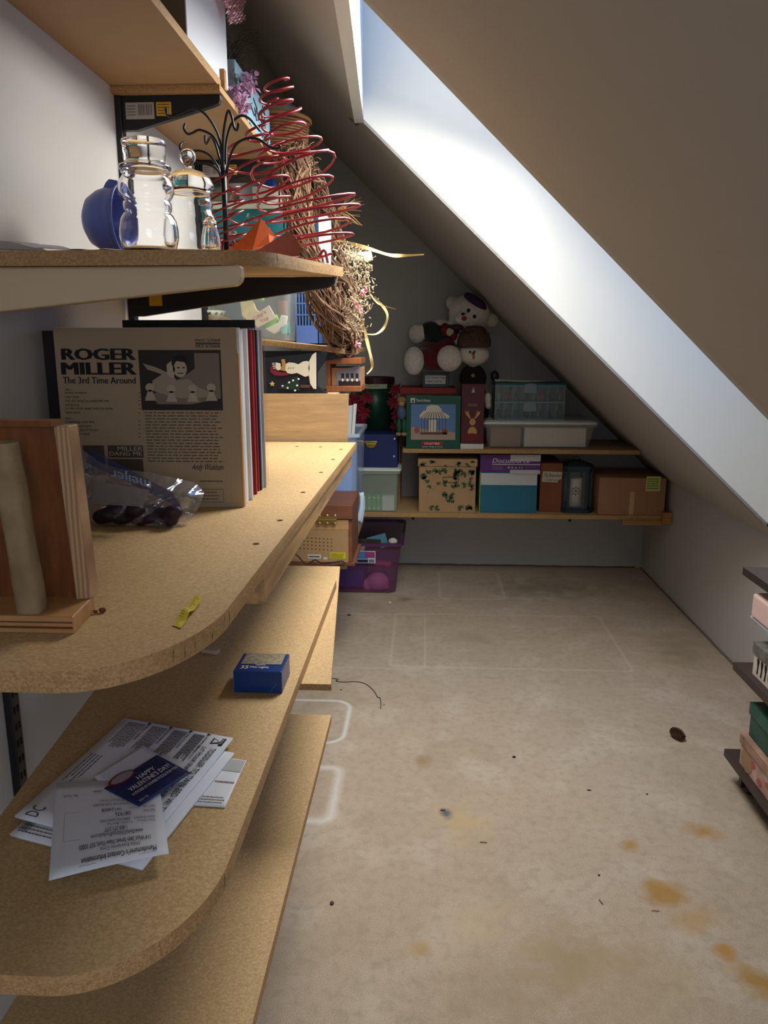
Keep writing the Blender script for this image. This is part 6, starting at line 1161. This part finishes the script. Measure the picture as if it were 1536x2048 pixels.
# ================================================================== FLOOR BITS
pc_ = at(1353, 1476, 'z', 0); pn = thing('pine_cone', pc_, 'brown pine cone lying on the carpet', 'pine cone'); PCM = mat('cone_brown', (84, 56, 32), .8, var=.3, scale=60)
axv = (at(1368, 1484, 'z', 0) - at(1339, 1464, 'z', 0)).normalized(); L_ = .052; core = MB(); 
for i in range(9): s = i / 8; core.ball(pc_ + axv * (s - .5) * L_ + Vector((0, 0, .014)), .0095 * math.sin(math.pi * (.12 + .8 * s)) + .0015, 8, 6)
build(core, 'core', PCM, pn); sca = MB(); bN = Vector((0, 0, 1)); cN = axv.cross(bN)
for i in range(13):
    s = (i + .5) / 13; rad = .0155 * math.sin(math.pi * (.14 + .76 * s)) + .001
    for j in range(9):
        a = 2 * math.pi * (j + .5 * (i % 2)) / 9; d = bN * math.cos(a) + cN * math.sin(a); p = pc_ + axv * (s - .5) * L_ + Vector((0, 0, .016)) + d * rad * .75; w = cN * math.cos(a) - bN * math.sin(a)
        sca.add([p - w * .003, p + d * .004 - w * .0035 + axv * .003, p + d * .0085 + axv * .0045, p + d * .004 + w * .0035 + axv * .003, p + w * .003, p + d * .003 + axv * .006], [(0, 1, 5), (1, 2, 5), (2, 3, 5), (3, 4, 5), (0, 5, 4)])
build(sca, 'scales', PCM, pn, kind='stuff')
wr = [at(px, py, 'z', .002) for px, py in ((663,1356),(672,1362),(690,1364),(712,1363),(732,1368),(748,1382),(755,1394),(760,1396),(762,1408),(761,1417))]
build(MB().tube(smooth_curve([Vector((wr[0].x - .3, wr[0].y + .05, .002))] + wr, 5), .0013, 5), 'thin_wire', mat('wire_brown', (50, 44, 38), .6), label='thin dark wire curling on the carpet beside the shelves', cat='wire')
bits = [(698,1231,.010,.006,(60,40,30),'dark curled leaf bit on the carpet below the purple tote'),(780,1206,.008,.007,(230,226,214),'white chip on the carpet in front of the purple tote'),(1028,1515,.006,.005,(40,30,24),'round dark speck in the middle of the carpet'),(664,1808,.005,.006,(70,56,30),'olive crumb on the near carpet beside the lowest shelf'),
        (1178,1581,.007,.003,(60,46,34),'short dark splinter on the carpet above the rusty stains'),(1294,1589,.003,.003,(30,24,20),'tiny black dot on the carpet left of the upper stain'),(1198,1751,.003,.003,(30,24,20),'tiny black dot on the carpet left of the large stain'),(886,1621,.008,.004,(80,80,84),'grey smudge of lint on the central carpet'),(682,1380,.005,.003,(70,60,50),'small brown crumb near the thin wire'),(768,1410,.003,.003,(60,50,44),'tiny crumb right of the wire end')]
for px, py, a, b, c, lab in bits: p = at(px, py, 'z', .0); build(MB().ball((p.x, p.y, b * .45), (a, b, b * .5), 7, 5), 'carpet_crumb', mat('crumb_%d' % px, c, .8), label=lab, cat='debris')
p, q = at(1198, 1799, 'z', .002), at(1206, 1809, 'z', .002); build(MB().tube([p, q], .0009, 4), 'pine_needle', mat('needle_dark', (54, 46, 34), .8), label='dark pine needle on the carpet left of the large stain', cat='needle')
p, q = at(1303, 1821, 'z', .002), at(1319, 1822, 'z', .002); build(MB().tube([p, q], .0009, 4), 'pine_needle', mat('needle_rust', (140, 84, 36), .8), label='rust coloured pine needle lying on the large stain', cat='needle')
p, q = at(960, 1684, 'z', .002), at(974, 1685, 'z', .002); build(MB().tube([p, q], .0009, 4), 'pine_needle', MATS['needle_dark'], label='pale brown pine needle alone in the middle carpet', cat='needle')
